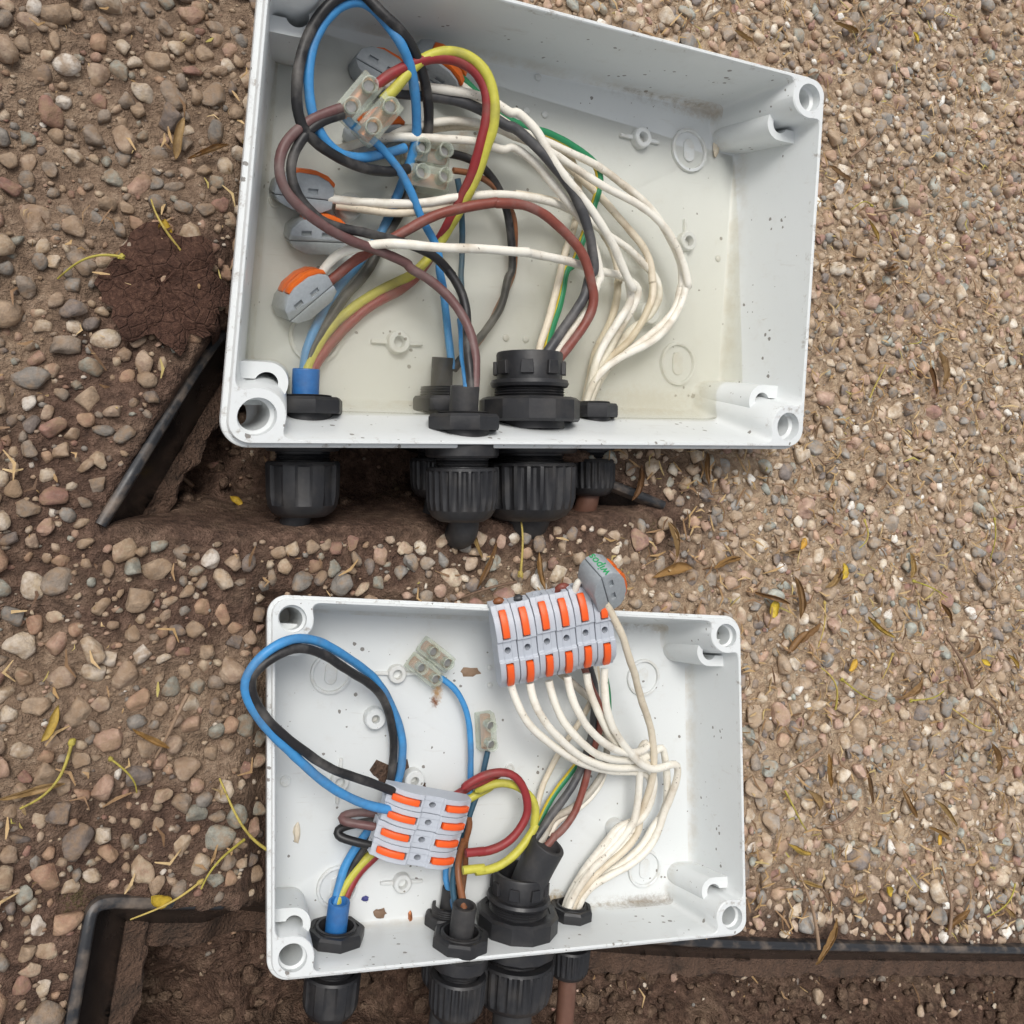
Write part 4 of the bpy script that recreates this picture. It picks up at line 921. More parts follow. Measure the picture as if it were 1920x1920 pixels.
def perim_dirs():
    pts = []
    def side(a, b, n):
        t = np.linspace(0, 1, n, endpoint=False)
        pts.append(a + np.outer(t, b - a))
    c = [np.array(p, float) for p in ((HX, -HY), (HX, HY), (-HX, HY), (-HX, -HY))]
    for i in range(4):
        a, b = c[i], c[(i + 1) % 4]; L = np.linalg.norm(b - a); f = 34.0 / L
        side(a, a + (b - a) * f, 34); side(a + (b - a) * f, b - (b - a) * f, 24); side(b - (b - a) * f, b, 34)
    p = np.concatenate(pts); return p / np.linalg.norm(p, axis=1)[:, None]
DIRS = perim_dirs()
def inner_at(box, z):
    """inner wall contour at height z above the floor (walls lean out towards the rim)"""
    k = max(0.0, min(1.0, 1 - z / DEPTH))
    c = contour(DIRS, 3.0, 9.2)
    x0, x1, y0, y1 = FLOOR_RECT[box]
    tx = HX - 3.0; ty = HY - 3.0
    lx0 = -tx + (x0 + tx) * k; lx1 = tx + (x1 - tx) * k; ly0 = -ty + (y0 + ty) * k; ly1 = ty + (y1 - ty) * k
    out = c.copy()
    out[:, 0] = np.where(c[:, 0] < 0, c[:, 0] * (-lx0 / tx), c[:, 0] * (lx1 / tx))
    out[:, 1] = np.where(c[:, 1] < 0, c[:, 1] * (-ly0 / ty), c[:, 1] * (ly1 / ty))
    return out
def outer_floor(box):
    c = contour(DIRS, 0.0, 0); x0, x1, y0, y1 = FLOOR_RECT[box]
    c[:, 0] *= np.where(c[:, 0] < 0, (-x0 + 2.2) / HX, (x1 + 2.2) / HX)
    c[:, 1] *= np.where(c[:, 1] < 0, (-y0 + 2.2) / HY, (y1 + 2.2) / HY)
    return c
def wall_y(box, z):      # inner face of the bottom wall
    ty = HY - 3.0; k = 1 - z / DEPTH
    return -ty + (FLOOR_RECT[box][2] + ty) * k
BOXROOT = {}
def junction_box(box, label):
    mat = MAT['box_' + box]
    root = empty('junction_box', to_world(box, (0, 0, -3)), label, 'junction box', 'open junction boxes')
    BOXROOT[box] = root
    n = len(DIRS); rows = []
    row = lambda c, z: rows.append(np.column_stack([c, np.full(n, z)]))
    D = DEPTH
    oc = lambda ins: contour(DIRS, ins, 0)
    ob_ = outer_floor(box)
    row(ob_ * 0.02, -3.0); row(ob_ * np.array([0.975, 0.965]), -3.0); row(ob_, -1.0); row(ob_ + (oc(0.4) - ob_) * 0.75, D * 0.75 - 5.0); row(oc(0.4), D - 6.0); row(oc(0.0), D - 5.5); row(oc(0.0), D - 3.3)
    row(oc(0.4), D - 2.9); row(oc(1.55), D - 2.9); row(oc(1.65), D - 0.4); row(oc(1.9), D)
    c0 = inner_at(box, D)
    row(c0 + (c0 / np.linalg.norm(c0, axis=1)[:, None]) * 0.45, D); row(c0, D - 0.5)
    for z in (36.0, 24.0, 12.0, 5.0): row(inner_at(box, z), z)
    cb = inner_at(box, 0)
    for ins, z in ((0.45, 2.4), (1.2, 1.0), (2.6, 0.15), (3.4, 0.0)):
        row(cb - cb / np.linalg.norm(cb, axis=1)[:, None] * ins, z)
    row(cb * 0.02, 0.0)
    V = np.concatenate(rows)
    F = grid_faces(len(rows), n)
    ob = new_obj('shell', to_world(box, V), F, mat, root, 35)
    cut = []
    sc = XF[box]
    for (cx, cy) in BC:
        mb = MB(); nn = 28
        VV = []
        for (r, z) in ((6.1, D + 4), (6.1, D - 4), (5.0, D - 5), (5.0, 3.0)):
            for j in range(nn):
                t = 2 * math.pi * j / nn; VV.append((cx + r * math.cos(t), cy + r * math.sin(t), z))
        mb.add(to_world(box, VV) - ABS[ob.name], grid_faces(4, nn)); cut.append(mb)
    # cutters are given relative to the shell's own origin
    for mb in cut: mb.v = [v + ABS[ob.name] for v in mb.v]
    boolean_cut(ob, cut)
    me = ob.data
    finish(me, 35)
    if 'loc' in me.attributes: me.attributes.remove(me.attributes['loc'])
    a = me.attributes.new('loc', 'FLOAT_VECTOR', 'POINT')
    co = np.empty(len(me.vertices) * 3); me.vertices.foreach_get('co', co)
    a.data.foreach_set('vector', to_local(box, co.reshape(-1, 3) + ABS[ob.name]).astype(np.float32).ravel())
    # screw posts standing on the side walls
    x0, x1, y0, y1 = FLOOR_RECT[box]
    def post(cx, cy, wallsign):
        poly = []
        r, rh, sl = 7.2, 3.9, 1.5
        for t in np.linspace(90, 270, 15): poly.append((r * math.cos(math.radians(t)), r * math.sin(math.radians(t))))
        poly.append((9.5, -r)); poly.append((9.5, -sl))
        a0 = math.degrees(math.asin(sl / rh))
        for t in np.linspace(-a0, -360 + a0, 21): poly.append((rh * math.cos(math.radians(t)), rh * math.sin(math.radians(t))))
        poly.append((9.5, sl)); poly.append((9.5, r))
        Vp, Fp = prism_mesh(poly, -1.0, 34.0)
        Vp[:, 0] *= wallsign
        fl = abs(x0) if wallsign < 0 else x1
        Vp[:, 0] += wallsign * (fl - 8.6 + (HX - 3.0 - fl) * np.clip(Vp[:, 2], 0, 99) / DEPTH)
        Vp[:, 1] += cy
        new_obj('screw_post', to_world(box, Vp), Fp, mat, root, 35, box=box)
    x0, x1, y0, y1 = FLOOR_RECT[box]
    for sx in (-1, 1):
        for sy in (-1, 1): post(sx * 109.5, sy * 62.5, sx)
    for (bx_, kind, fx, fy) in FLOOR_FEATURES:
        if bx_ != box: continue
        mb = MB(); S = XF[box]
        o = to_world(box, (fx, fy, 0)); ax = S['R'][:, 2] * S['s']; ux = S['R'][:, 0] * S['s']; uy = S['R'][:, 1] * S['s']
        if kind == 'ring':
            lathe(mb, [(10.0, -0.6), (9.7, 1.6), (8.7, 1.8), (8.4, 1.6), (8.2, 0.3), (0.5, 0.3)], o, ax, ux, 36, False)
            P = [(3.0 * math.cos(t) , 3.0 * math.sin(t) + (2.2 if math.sin(t) >= 0 else -2.2)) for t in np.linspace(0, 2 * math.pi, 25)[:-1]]
            Vp, Fp = prism_mesh(P, 0.1, 1.1, 0.3, 1); mb.add(frame_pts(Vp, o, ux, uy, ax), Fp)
            nm = 'mounting_ring'
        elif kind in ('wing', 'wingv'):
            lathe(mb, [(4.6, -0.6), (4.3, 3.6), (3.9, 4.0), (2.4, 4.0), (2.2, 3.7), (2.2, 0.3)], o, ax, ux, 28, False)
            a_, b_ = (ux, uy) if kind == 'wing' else (uy, -ux)
            for s in (-1, 1):
                Vp, Fp = prism_mesh([(s * 4.0, -0.9), (s * 10.5, -0.7), (s * 10.5, 0.7), (s * 4.0, 0.9)], -0.5, 1.8, 0.25, 1)
                mb.add(frame_pts(Vp, o, a_, b_, ax), Fp)
            nm = 'winged_boss'
        elif kind == 'standoff':
            lathe(mb, [(5.2, -0.6), (4.9, 5.4), (4.4, 6.0), (2.2, 6.0), (1.9, 5.6), (1.9, 1.0)], o, ax, ux, 28, False)
            nm = 'standoff'
        elif kind == 'stub':
            lathe(mb, [(2.6, -0.4), (2.5, 0.9), (2.2, 1.1), (1.6, 1.0), (1.4, 0.7)], o, ax, ux, 22, False); nm = 'moulded_stub'
        else:
            lathe(mb, [(1.5, -0.4), (1.4, 0.8), (1.0, 1.1), (0.2, 1.15)], o, ax, ux, 16, False); nm = 'moulded_pin'
        new_obj(nm, mb.verts(), mb.f, mat, root, 35, box=box)
    return root
junction_box('A', 'larger light grey plastic box lying open and flooded with cloudy water')
junction_box('B', 'smaller light grey plastic box lying open and dry, with new connectors')

# ------------------------------------------------------------------ cable glands (parts of the boxes)
GINFO = {}
for (box, key, gx_, gz_, r) in GLANDS:
    S = XF[box]; s = S['s']
    ax = S['R'][:, 1] * s; ux = S['R'][:, 0] * s
    yw = wall_y(box, gz_)
    o = to_world(box, (gx_, yw, gz_)); oo = to_world(box, (gx_, -HY, gz_))
    GINFO[key] = (box, o, oo, ax, ux, r)
    root = BOXROOT[box]
    big = key.endswith('big'); rear = key.endswith('2b')
    body = MB()
    rt = r * 0.70; ri = r * 0.60
    tall = 19.0 if big else (9.0 if rear else 6.2)
    prof = [(rt, -3.0)]
    a = 5.0 if not big else 9.0
    while a < tall - (6 if big else 0.8):
        prof += [(rt, a), (rt * 0.95, a + 0.5)]; a += 1.0
    if big:
        prof += [(rt * 1.08, a), (rt * 1.12, a + 1.2), (rt * 1.08, a + 2.6), (rt * 0.93, a + 2.8), (rt * 0.93, a + 3.4), (rt * 0.95, a + 12.5), (rt * 0.92, a + 13.4), (rt * 0.80, a + 13.4), (rt * 0.78, a + 12.8), (rt * 0.78, 2.0)]
    else:
        prof += [(rt * 0.98, a), (rt * 0.90, tall), (ri, tall), (ri * 0.98, tall - 0.6), (ri * 0.96, 1.0)]
    lathe(body, prof, o, ax, ux, 40, False, True)
    if big:                                            # clip windows round the throat
        for t in range(8):
            th = 2 * math.pi * t / 8 + 0.2
            d = ux * math.cos(th) + np.cross(ax / s, ux) * math.sin(th); tg = np.cross(ax / s, d)
            Vp, Fp = prism_mesh([(-2.6, 0), (2.6, 0), (2.2, 5.2), (-2.2, 5.2)], -0.2, 1.5, 0.2, 1)
            body.add(frame_pts(Vp, o + ax * (a + 4.6) + d * rt * 0.92, tg, ax, d), Fp)
    # outside flange + neck
    lathe(body, [(r * 0.98, 1.0), (r * 0.98, -4.0), (r * 0.93, -4.8), (r * 0.72, -5.0), (r * 0.72, -5.6), (r * 0.68, -6.0), (r * 0.72, -6.4), (r * 0.68, -6.9), (r * 0.72, -7.4), (r * 0.68, -8.0), (r * 0.72, -12.0)], oo, ax, ux, 12 if not big else 14, True, True)
    g = new_obj('cable_gland', body.verts(), body.f, MAT['black_plastic'], root, 32)
    nut = MB(); th = 9.0 if big else 5.4
    flats = 12 if big else 8
    lathe(nut, [(r * 0.72, 0.0), (r * 0.97, -0.4), (r * 1.0, 0.6), (r * 1.0, th - 1.2), (r * 0.93, th - 0.1), (r * 0.80, th), (r * 0.79, th - 0.5), (r * 0.70, th - 0.5)], o, ax, ux, flats, False, False)
    new_obj('locknut', nut.verts(), nut.f, MAT['black_plastic'], g, 25)
    cap = MB(); cl = 22.0 if big else (19.0 if r > 12 else 15.0)
    lathe(cap, [(r * 0.74, -8.2), (r * 0.92, -8.4), (r * 0.96, -9.4), (r * 0.97, -10.0), (r * 0.95, -8.5 - cl * 0.62), (r * 0.90, -8.5 - cl * 0.78), (r * 0.78, -8.5 - cl * 0.92), (r * 0.60, -8.5 - cl), (r * 0.45, -8.5 - cl)], oo, ax, ux, 96, False, True, ribs=24 if not key.endswith('1') else 8, rib_rows=(3, 4))
    new_obj('cap_nut', cap.verts(), cap.f, MAT['black_plastic'], g, 35)

# ------------------------------------------------------------------ cables: outer sheath + wires
CABLES = {
    'a1': ('blue sheathed cable with red and yellow wires in the flooded box', 'power cable', MAT['blue_sheath'], 4.7, 15.0, MAT['black_rubber'], 5.0),
    'a2b': ('submerged black cable with thin blue and brown wires in the flooded box', 'power cable', MAT['black_rubber'], 4.2, 20.0, MAT['black_rubber'], 4.5),
    'a2f': ('black cable with mauve and black wires looping left, flooded box', 'power cable', MAT['black_rubber'], 5.2, 15.0, MAT['black_rubber'], 5.5),
    'abig': ('thick black cable with grey, red brown and earth wires in the flooded box', 'control cable', None, 0, 0, MAT['black_rubber'], 9.5),
    'asm': ('bundle of white wires from the small gland at the right of the flooded box', 'white cable', None, 0, 0, MAT['pipe_brown'], 4.6),
    'b1': ('blue sheathed cable whose wires loop over the left rim of the dry box', 'power cable', MAT['blue_sheath'], 5.0, 17.0, MAT['black_rubber'], 5.0),
    'b2b': ('black cable with thin blue and brown wires from the rear gland of the dry box', 'power cable', MAT['black_rubber'], 4.2, 17.0, MAT['black_rubber'], 4.5),
    'b2f': ('black cable with teal and dirty brown wires, middle of the dry box', 'power cable', MAT['black_rubber'], 5.6, 18.0, MAT['black_rubber'], 5.5),
    'bbig': ('thick black cable with grey, red brown and earth wires in the dry box', 'control cable', MAT['black_rubber'], 8.6, 42.0, MAT['black_rubber'], 9.5),
    'bsm': ('bundle of seven white wires from the small gland in the dry box', 'white cable', None, 0, 0, MAT['pipe_brown'], 4.6),
    'b4': ('mauve brown jumper wire looped left of the strip of four connectors', 'wire', None, 0, 0, None, 0),
    'b5': ('black jumper wire looped left of the strip of four connectors', 'wire', None, 0, 0, None, 0)}
croot = {}
def wire_mesh(name, box, pts, r, mat, parent, earth=False):
    S = XF[box]
    Pw = catmull(to_world(box, pts), 0.0018)
    n_ = len(Pw); ar = np.arange(n_) * 0.0018
    wob = np.stack([sum(a_ * np.sin(ar * f_ + random.uniform(0, 6.28)) for a_, f_ in ((0.00030, 95), (0.00010, 240), (0.00003, 700))) for _ in range(3)], 1)
    fade = np.clip(np.minimum(np.arange(n_), np.arange(n_)[::-1]) / 6.0, 0, 1)[:, None]
    Pw = Pw + wob * fade
    rad = r * S['s'] * (1 + 0.025 * np.sin(ar * 330 + random.uniform(0, 6)) + 0.02 * np.sin(ar * 900 + random.uniform(0, 6)))
    mb = MB(); tube(mb, Pw, rad, 12)
    ob = new_obj(name, mb.verts(), mb.f, mat, parent, 60, origin=None if parent is not None else Pw[0])
    if earth:
        at = ob.data.attributes.new('around', 'FLOAT', 'POINT')
        k = np.arange(len(ob.data.vertices)) % 12
        at.data.foreach_set('value', ((k >= 4) & (k < 8)).astype(np.float32))
    return ob
for key, (label, cat, smat, sr, sl, omat, orad) in CABLES.items():
    if key in ('b4', 'b5'): continue
    box, o, oo, ax, ux, r = GINFO[key]
    s = XF[box]['s']
    root = empty('cable', o, label, cat)
    croot[key] = root
    up = np.array((0, 0, 1.0))
    an = ax / s
    if smat is not None:
        lean = XF[box]['R'][:, 2] * (0.25 if key == 'bbig' else 0.10) + XF[box]['R'][:, 0] * (0.28 if key == 'bbig' else 0.0)
        L_ = sl * s; P_ = [o - an * 0.006, o + an * L_ * 0.3 + lean * L_ * 0.12, o + an * L_ * 0.65 + lean * L_ * 0.4, o + an * L_ + lean * L_ * 0.8]
        Pt = catmull(P_, 0.001); mb = MB(); tube(mb, Pt, sr * s, 24, False)
        # open end with a visible wall thickness, closed by a recessed disc
        Tn = Pt[-1] - Pt[-2]; Tn /= np.linalg.norm(Tn); Un = np.cross(Tn, XF[box]['R'][:, 0]); Un /= np.linalg.norm(Un)
        lathe(mb, [(sr * s, -0.0002), (sr * s * 0.97, 0.0003), (sr * s * 0.78, 0.0003), (sr * s * 0.74, -0.002), (sr * s * 0.1, -0.002)], Pt[-1], Tn, Un, 24, False, True)
        new_obj('inner_sheath', mb.verts(), mb.f, smat, root, 40)
    # outer tail running down into the pit
    P0_ = oo - an * 0.012; dn = np.array((0, 0, -1.0))
    side = XF[box]['R'][:, 0] * random.uniform(-0.004, 0.004)
    kk = 0.42 if box == 'A' else 1.0
    P_ = [P0_, P0_ - an * 0.020 * s, P0_ - an * (0.030 * kk + 0.006) + dn * 0.003 + side, P0_ - an * 0.050 * kk + dn * 0.018 + side * 2, P0_ - an * 0.062 * kk + dn * 0.055 + side * 2]
    mb = MB(); tube(mb, catmull(P_, 0.002), orad * s, 20)
    new_obj('outer_sheath', mb.verts(), mb.f, omat, root, 60)
for (box, key, label, mat, r, pts) in WIRES:
    earth = mat == 'earth'
    if key in ('b4', 'b5'):
        ob = wire_mesh('jumper_wire', box, pts, r, MAT['w_' + mat], None)
        tag(ob, CABLES[key][0], CABLES[key][1])
    else:
        pts = [tuple(p) for p in pts]
        ob = wire_mesh('wire', box, pts, r, MAT['w_' + mat], croot[key], earth)
        ob['label'] = label

# ------------------------------------------------------------------ water in the flooded box
WATER_Z = 0.0006
def water():
    box = 'A'; M, t = XF[box]['M'], XF[box]['t']
    c = inner_at(box, 6.0); c = c + c / np.linalg.norm(c, axis=1)[:, None] * 1.2
    n = len(c); ks = np.linspace(1.0, 0.02, 24)
    top, bot = [], []
    for k in ks:
        q = c * k
        z = (WATER_Z - t[2] - q @ M[2, :2]) / M[2, 2]
        top.append(np.column_stack([q, np.maximum(z, -1.0)]))
    V = np.concatenate(top[::-1] + [np.column_stack([c, np.full(n, -1.8)]), np.column_stack([c * 0.02, np.full(n, -1.8)])])
    ob = new_obj('water', to_world(box, V), grid_faces(len(ks) + 2, n), MAT['water'], None, 20, origin=to_world(box, (0, 0, -1.5)))
    tag(ob, 'cloudy yellowish water standing in the flooded box', None, None, 'structure')
water()

# ------------------------------------------------------------------ lever connectors
LPROF = [(0, 5), (0.6, 8.6), (3.6, 11.4), (8, 12.9), (14.5, 13.0), (18.6, 11.6), (20.6, 9.8), (21, 9.0), (21, 2.4), (17.5, 0.5), (7, 0), (2.2, 1.8)]
def lever_connector(box, back, front, vs_, tilt, label, text=False):
    S = XF[box]; s = S['s'] * (1.28 if text else 1.0)
    b, f = to_world(box, back), to_world(box, front)
    u = f - b; u /= np.linalg.norm(u)
    n = S['R'][:, 2]; v = np.cross(n, u) * vs_; v /= np.linalg.norm(v); w = np.cross(u, v); w /= np.linalg.norm(w)
    if w @ n < 0: w = -w
    t = math.radians(tilt)
    v, w = v * math.cos(t) + w * math.sin(t), w * math.cos(t) - v * math.sin(t)
    o = (b + f) / 2 - (u * 10.5 + v * 6.0 + w * 5.6) * s
    a_, b_, c_ = u * s, v * s, w * s
    root = empty('lever_connector', (b + f) / 2, label, 'wire connector', 'lever connectors with two levers')
    # upper and lower shell with the seam between
    mb = MB()
    Vp, Fp = prism_mesh([p for p in [(0, 5), (0.6, 8.6), (3.6, 11.4), (8, 12.9), (14.5, 13.0), (18.6, 11.6), (20.6, 9.8), (21, 9.0), (21, 5.4), (0.1, 4.3)]], 0, 11.2, 0.55, 2)
    up_ob = new_obj('housing', frame_pts(Vp, o, a_, b_, c_), Fp, MAT['grey_plastic'], root, 30)
    Vp, Fp = prism_mesh([(0.15, 4.1), (21, 5.2), (21, 2.4), (17.5, 0.5), (7, 0), (2.2, 1.8)], 0.05, 11.15, 0.4, 2)
    lo_ob = new_obj('base', frame_pts(Vp, o, a_, b_, c_), Fp, MAT['grey_plastic'], root, 30)
    cut = []
    for uu in (4.2, 11.6):                        # test slots in both side faces
        for (w0, w1) in ((-1, 0.9), (10.3, 12.2)):
            Vc, Fc = prism_mesh([(uu, 6.4), (uu + 3.6, 6.6), (uu + 3.6, 8.4), (uu, 8.2)], w0, w1)
            m_ = MB(); m_.add(frame_pts(Vc, o, a_, b_, c_), Fc); cut.append(m_)
    for w0 in (3.1, 8.1):                         # wire entries in the front
        m_ = MB(); lathe(m_, [(1.9, 3.0), (1.9, -4.0)], o + a_ * 20.0 + b_ * 6.6 + c_ * w0, a_, b_, 16); cut.append(m_)
        Vc, Fc = prism_mesh([(5.2, 10.6), (16.8, 10.6), (22.0, 8.6), (22, 20), (5.2, 20)], w0 - 1.95, w0 + 1.95)
        m_ = MB(); m_.add(frame_pts(Vc, o, a_, b_, c_), Fc); cut.append(m_)
    boolean_cut(up_ob, cut); finish(up_ob.data, 30)
    for w0 in (3.1, 8.1):
        Vl, Fl = prism_mesh([(5.4, 10.8), (5.3, 12.6), (8, 14.1), (14, 14.5), (18.4, 13.4), (21.4, 11.2), (21.2, 9.6), (18.0, 11.4), (14, 12.0), (8.5, 11.4)], w0 - 1.75, w0 + 1.75, 0.4, 2)
        new_obj('lever', frame_pts(Vl, o, a_, b_, c_), Fl, MAT['orange_dark'], root, 30)
    if text:
        cu = bpy.data.curves.new('lettering', 'FONT'); cu.body = 'wipos'; cu.size = 4.6; cu.extrude = 0.06; cu.align_x = 'CENTER'; cu.align_y = 'CENTER'; cu.resolution_u = 3
        cu.offset = 0.05
        tmp = bpy.data.objects.new('lettering', cu); COL.objects.link(tmp); bpy.context.view_layer.update()
        me = bpy.data.meshes.new_from_object(tmp.evaluated_get(bpy.context.evaluated_depsgraph_get()))
        bpy.data.objects.remove(tmp)
        tv = np.array([v_.co for v_ in me.vertices]); tf = [list(p_.vertices) for p_ in me.polygons]
        e1 = -c_; 
        sl = (a_ * 0.6 + b_ * 3.6); sl /= np.linalg.norm(sl); nrm = np.cross(e1 / s, sl); 
        if nrm @ (-u) < 0: nrm = -nrm
        oc = o + a_ * 0.30 + b_ * 6.7 + c_ * 5.6 + nrm * 0.09 * s
        new_obj('lettering', frame_pts(tv, oc, e1, np.cross(nrm, e1 / s) * s, nrm * s), tf, MAT['green_print'], root, 0)
    return root
for i, (box, key, back, front, vs_, tilt, label) in enumerate(LEVER_CONNECTORS):
    lever_connector(box, back, front, vs_, tilt, label, text=(box == 'B'))

# ------------------------------------------------------------------ inline two-lever connectors (strips of six and four)
def inline_meshes():
    Wd = 9.6
    full = [(0, 0), (0, 6.4), (1.8, 7.4), (3.4, 9.6), (6.5, 11.8), (10.5, 12.8), (14.4, 12.9), (15.0, 11.6), (23.0, 11.6), (23.6, 12.9), (27.5, 12.8), (31.5, 11.8), (34.6, 9.6), (36.2, 7.4), (38, 6.4), (38, 0)]
    low = [(0, 0), (0, 6.4), (1.8, 7.4), (2.6, 7.6), (5, 8.8), (13.6, 9.4), (13.6, 12.9), (14.4, 12.9), (15.0, 11.6), (23.0, 11.6), (23.6, 12.9), (24.4, 12.9), (24.4, 9.4), (33, 8.8), (35.4, 7.6), (36.2, 7.4), (38, 6.4), (38, 0)]
    mb = MB()
    for poly, w0, w1 in ((full, 0.15, 2.95), (low, 2.90, 6.70), (full, 6.65, Wd - 0.15)):
        V, F = prism_mesh(poly, w0, w1, 0.22 if poly is full else 0, 1); mb.add(V, F)
    body = bpy.data.meshes.new('housing'); body.from_pydata([tuple(p) for p in mb.verts()], [], mb.f)
    bm = bmesh.new(); bm.from_mesh(body); bmesh.ops.recalc_face_normals(bm, faces=bm.faces); bm.to_mesh(body); bm.free()
    tmp = bpy.data.objects.new('tmp', body); COL.objects.link(tmp)
    cut = []
    E = np.eye(3)
    m_ = MB(); lathe(m_, [(1.55, 6.0), (1.55, 14.0)], (19, 0, Wd / 2), E[1], E[0], 20); cut.append(m_)
    for uu, sgn in ((0, -1), (38, 1)):
        m_ = MB(); lathe(m_, [(2.35, 2.0), (2.35, -2.5)], (uu, 3.7, Wd / 2), E[0] * sgn, E[1], 20); cut.append(m_)
    boolean_cut(tmp, cut, True)
    body = tmp.data; bpy.data.objects.remove(tmp)
    body.materials.clear(); body.materials.append(MAT['light_grey_plastic']); finish(body, 28)
    lv = []
    for mirror in (False, True):
        poly = [(1.6, 8.2), (1.5, 9.7), (3.6, 11.6), (6.8, 13.2), (10.2, 13.9), (12.6, 13.9), (12.9, 10.0), (8.0, 10.6), (5.0, 9.6), (3.0, 8.4)]
        if mirror: poly = [(38 - a, b) for a, b in poly]
        V, F = prism_mesh(poly, 3.2, 6.4, 0.35, 2)
        me = bpy.data.meshes.new('lever'); me.from_pydata([tuple(p) for p in V], [], F)
        bm = bmesh.new(); bm.from_mesh(me); bmesh.ops.recalc_face_normals(bm, faces=bm.faces); bm.to_mesh(me); bm.free()
        me.materials.append(MAT['orange']); finish(me, 30); lv.append(me)
    return body, lv
IBODY, ILEV = inline_meshes()
ORD = ['leftmost', 'second from left', 'third from left', 'fourth from left', 'fifth from left', 'rightmost']
ORD4 = ['topmost', 'second from top', 'third from top', 'lowest']
for nm_, cnt in (('six', 6), ('four', 4)):
    d = INLINE[nm_]; box = d['box']
    a, b, c = (to_world(box, d[k]) for k in 'abc')
    mid = (b + c) / 2
    u = b - a; Lu = np.linalg.norm(u); u /= Lu
    w = c - a; Lw = np.linalg.norm(w); w /= Lw
    b1 = (u + w) / np.linalg.norm(u + w); b2 = (u - w) / np.linalg.norm(u - w)
    u, w = (b1 + b2) / math.sqrt(2), (b1 - b2) / math.sqrt(2)
    a = mid - u * Lu / 2 - w * Lw / 2
    v = np.cross(w, u)
    if v @ XF[box]['R'][:, 2] < 0: v = -v
    ku, kw = Lu / 38.0, Lw / cnt / 9.6
    kv = (ku + kw) / 2
    for i in range(cnt):
        o = a + w * (Lw / cnt) * i - v * 11.0 * kv
        if nm_ == 'six':
            lab = 'grey inline connector with two orange levers, %s of the six at the rim' % ORD[i]
        else:
            lab = 'grey inline connector with two orange levers, %s of the stacked four' % ORD4[i]
        jit = [0, 0.3, -0.2, 0.1, -0.3, 0.2][i] * 0.001
        m4 = Matrix(((u[0] * ku, v[0] * kv, w[0] * kw, 0), (u[1] * ku, v[1] * kv, w[1] * kw, 0), (u[2] * ku, v[2] * kv, w[2] * kw, 0), (0, 0, 0, 1)))
        if m4.determinant() < 0:      # keep it right-handed: the connector is symmetric across its width
            o = o + w * (Lw / cnt); m4 = m4 @ Matrix.Diagonal((1, 1, -1, 1))
        root = empty('inline_connector', o + u * jit, lab, 'wire connector', 'inline lever connectors')
        root.matrix_world = Matrix.Translation(Vector(o + u * jit)) @ m4
        for nm2, me in (('housing', IBODY), ('lever', ILEV[0]), ('lever', ILEV[1])):
            ob = bpy.data.objects.new(nm2, me); COL.objects.link(ob); ob.parent = root

# ------------------------------------------------------------------ clear terminal blocks
for i, (box, cen, dr, label) in enumerate(TERMINALS):
    S = XF[box]; s = S['s']
    o = to_world(box, cen); e = to_world(box, dr) - o; e /= np.linalg.norm(e)
    n = S['R'][:, 2]; n = n - e * (n @ e); n /= np.linalg.norm(n); p = np.cross(n, e)
    e_, p_, n_ = e * s, p * s, n * s
    small = i == 3
    ways = 1 if small else 2
    root = empty('terminal_block', o, label, 'terminal block', 'clear terminal blocks')
    for k in range(ways):
        off = (k - (ways - 1) / 2) * 9.4
        mb = MB()
        Vp, Fp = prism_mesh([(-9.0, -5), (9.0, -5), (9.0, 1.2), (6.0, 3.2), (-6.0, 3.2), (-9.0, 1.2)], -4.3, 4.3, 0.5, 2)
        Vp = Vp[:, [0, 2, 1]]
        mb.add(frame_pts(Vp, o + p_ * off, e_, p_, n_), Fp)
        pole = new_obj('pole', mb.verts(), mb.f, MAT['clear'], root, 30)
        for sx in (-4.6, 4.6):
            mb = MB(); q = o + p_ * off + e_ * sx
            lathe(mb, [(3.0, 2.6), (2.9, 8.2), (2.5, 8.4), (2.2, 8.0), (2.2, 3.4)], q, n_, e_, 22, False, True)
            new_obj('screw_tower', mb.verts(), mb.f, MAT['clear'], pole, 40)
            mb = MB(); lathe(mb, [(1.9, 1.0), (1.9, 5.0), (1.7, 5.2), (0.1, 5.2)], q, n_, e_, 16, True, True)
            new_obj('screw', mb.verts(), mb.f, MAT['steel'], pole, 40)
        mb = MB(); lathe(mb, [(2.6, -8.0), (2.6, 8.0)], o + p_ * off - n_ * 1.2, e_, p_, 18)
        new_obj('brass_barrel', mb.verts(), mb.f, MAT['copper'], pole, 40)
    if ways == 2:
        Vp, Fp = prism_mesh([(-2.5, -1.2), (2.5, -1.2), (2.5, 1.2), (-2.5, 1.2)], -4.0, 1.6, 0.3, 1)
        new_obj('web', frame_pts(Vp, o, e_, p_, n_), Fp, MAT['clear'], root, 30)

# ------------------------------------------------------------------ loose bits lying in the dry box
def crumb(name, box, x, y, size, mat, label, cat, squash=0.5, sub=2, z=0.0):
    V, F = ICO[sub]; V = V * (1 + 0.22 * rng.normal(size=len(V)))[:, None] * np.asarray(size)
    V = V + np.array([x, y, z + np.asarray(size)[2] * squash])
    ob = new_obj(name, to_world(box, V), F, mat, None, 60, origin=to_world(box, (x, y, 0)))
    tag(ob, label, cat)
crumb('mud_patch', 'B', -55.3, -4.2, (9, 6.5, 0.5), MAT['mud'], 'brown dried mud patch on the box floor behind the black wire', 'mud')
crumb('copper_scrap', 'B', -46.6, -74.6, (1.3, 4.2, 1.2), MAT['copper'], 'short copper coloured scrap lying near the bottom wall', 'scrap')
crumb('blue_crumb', 'B', -68.6, -63.2, (1.8, 1.5, 1.0), MAT['blue_crumb'], 'small blue crumb on the dry box floor', 'crumb')
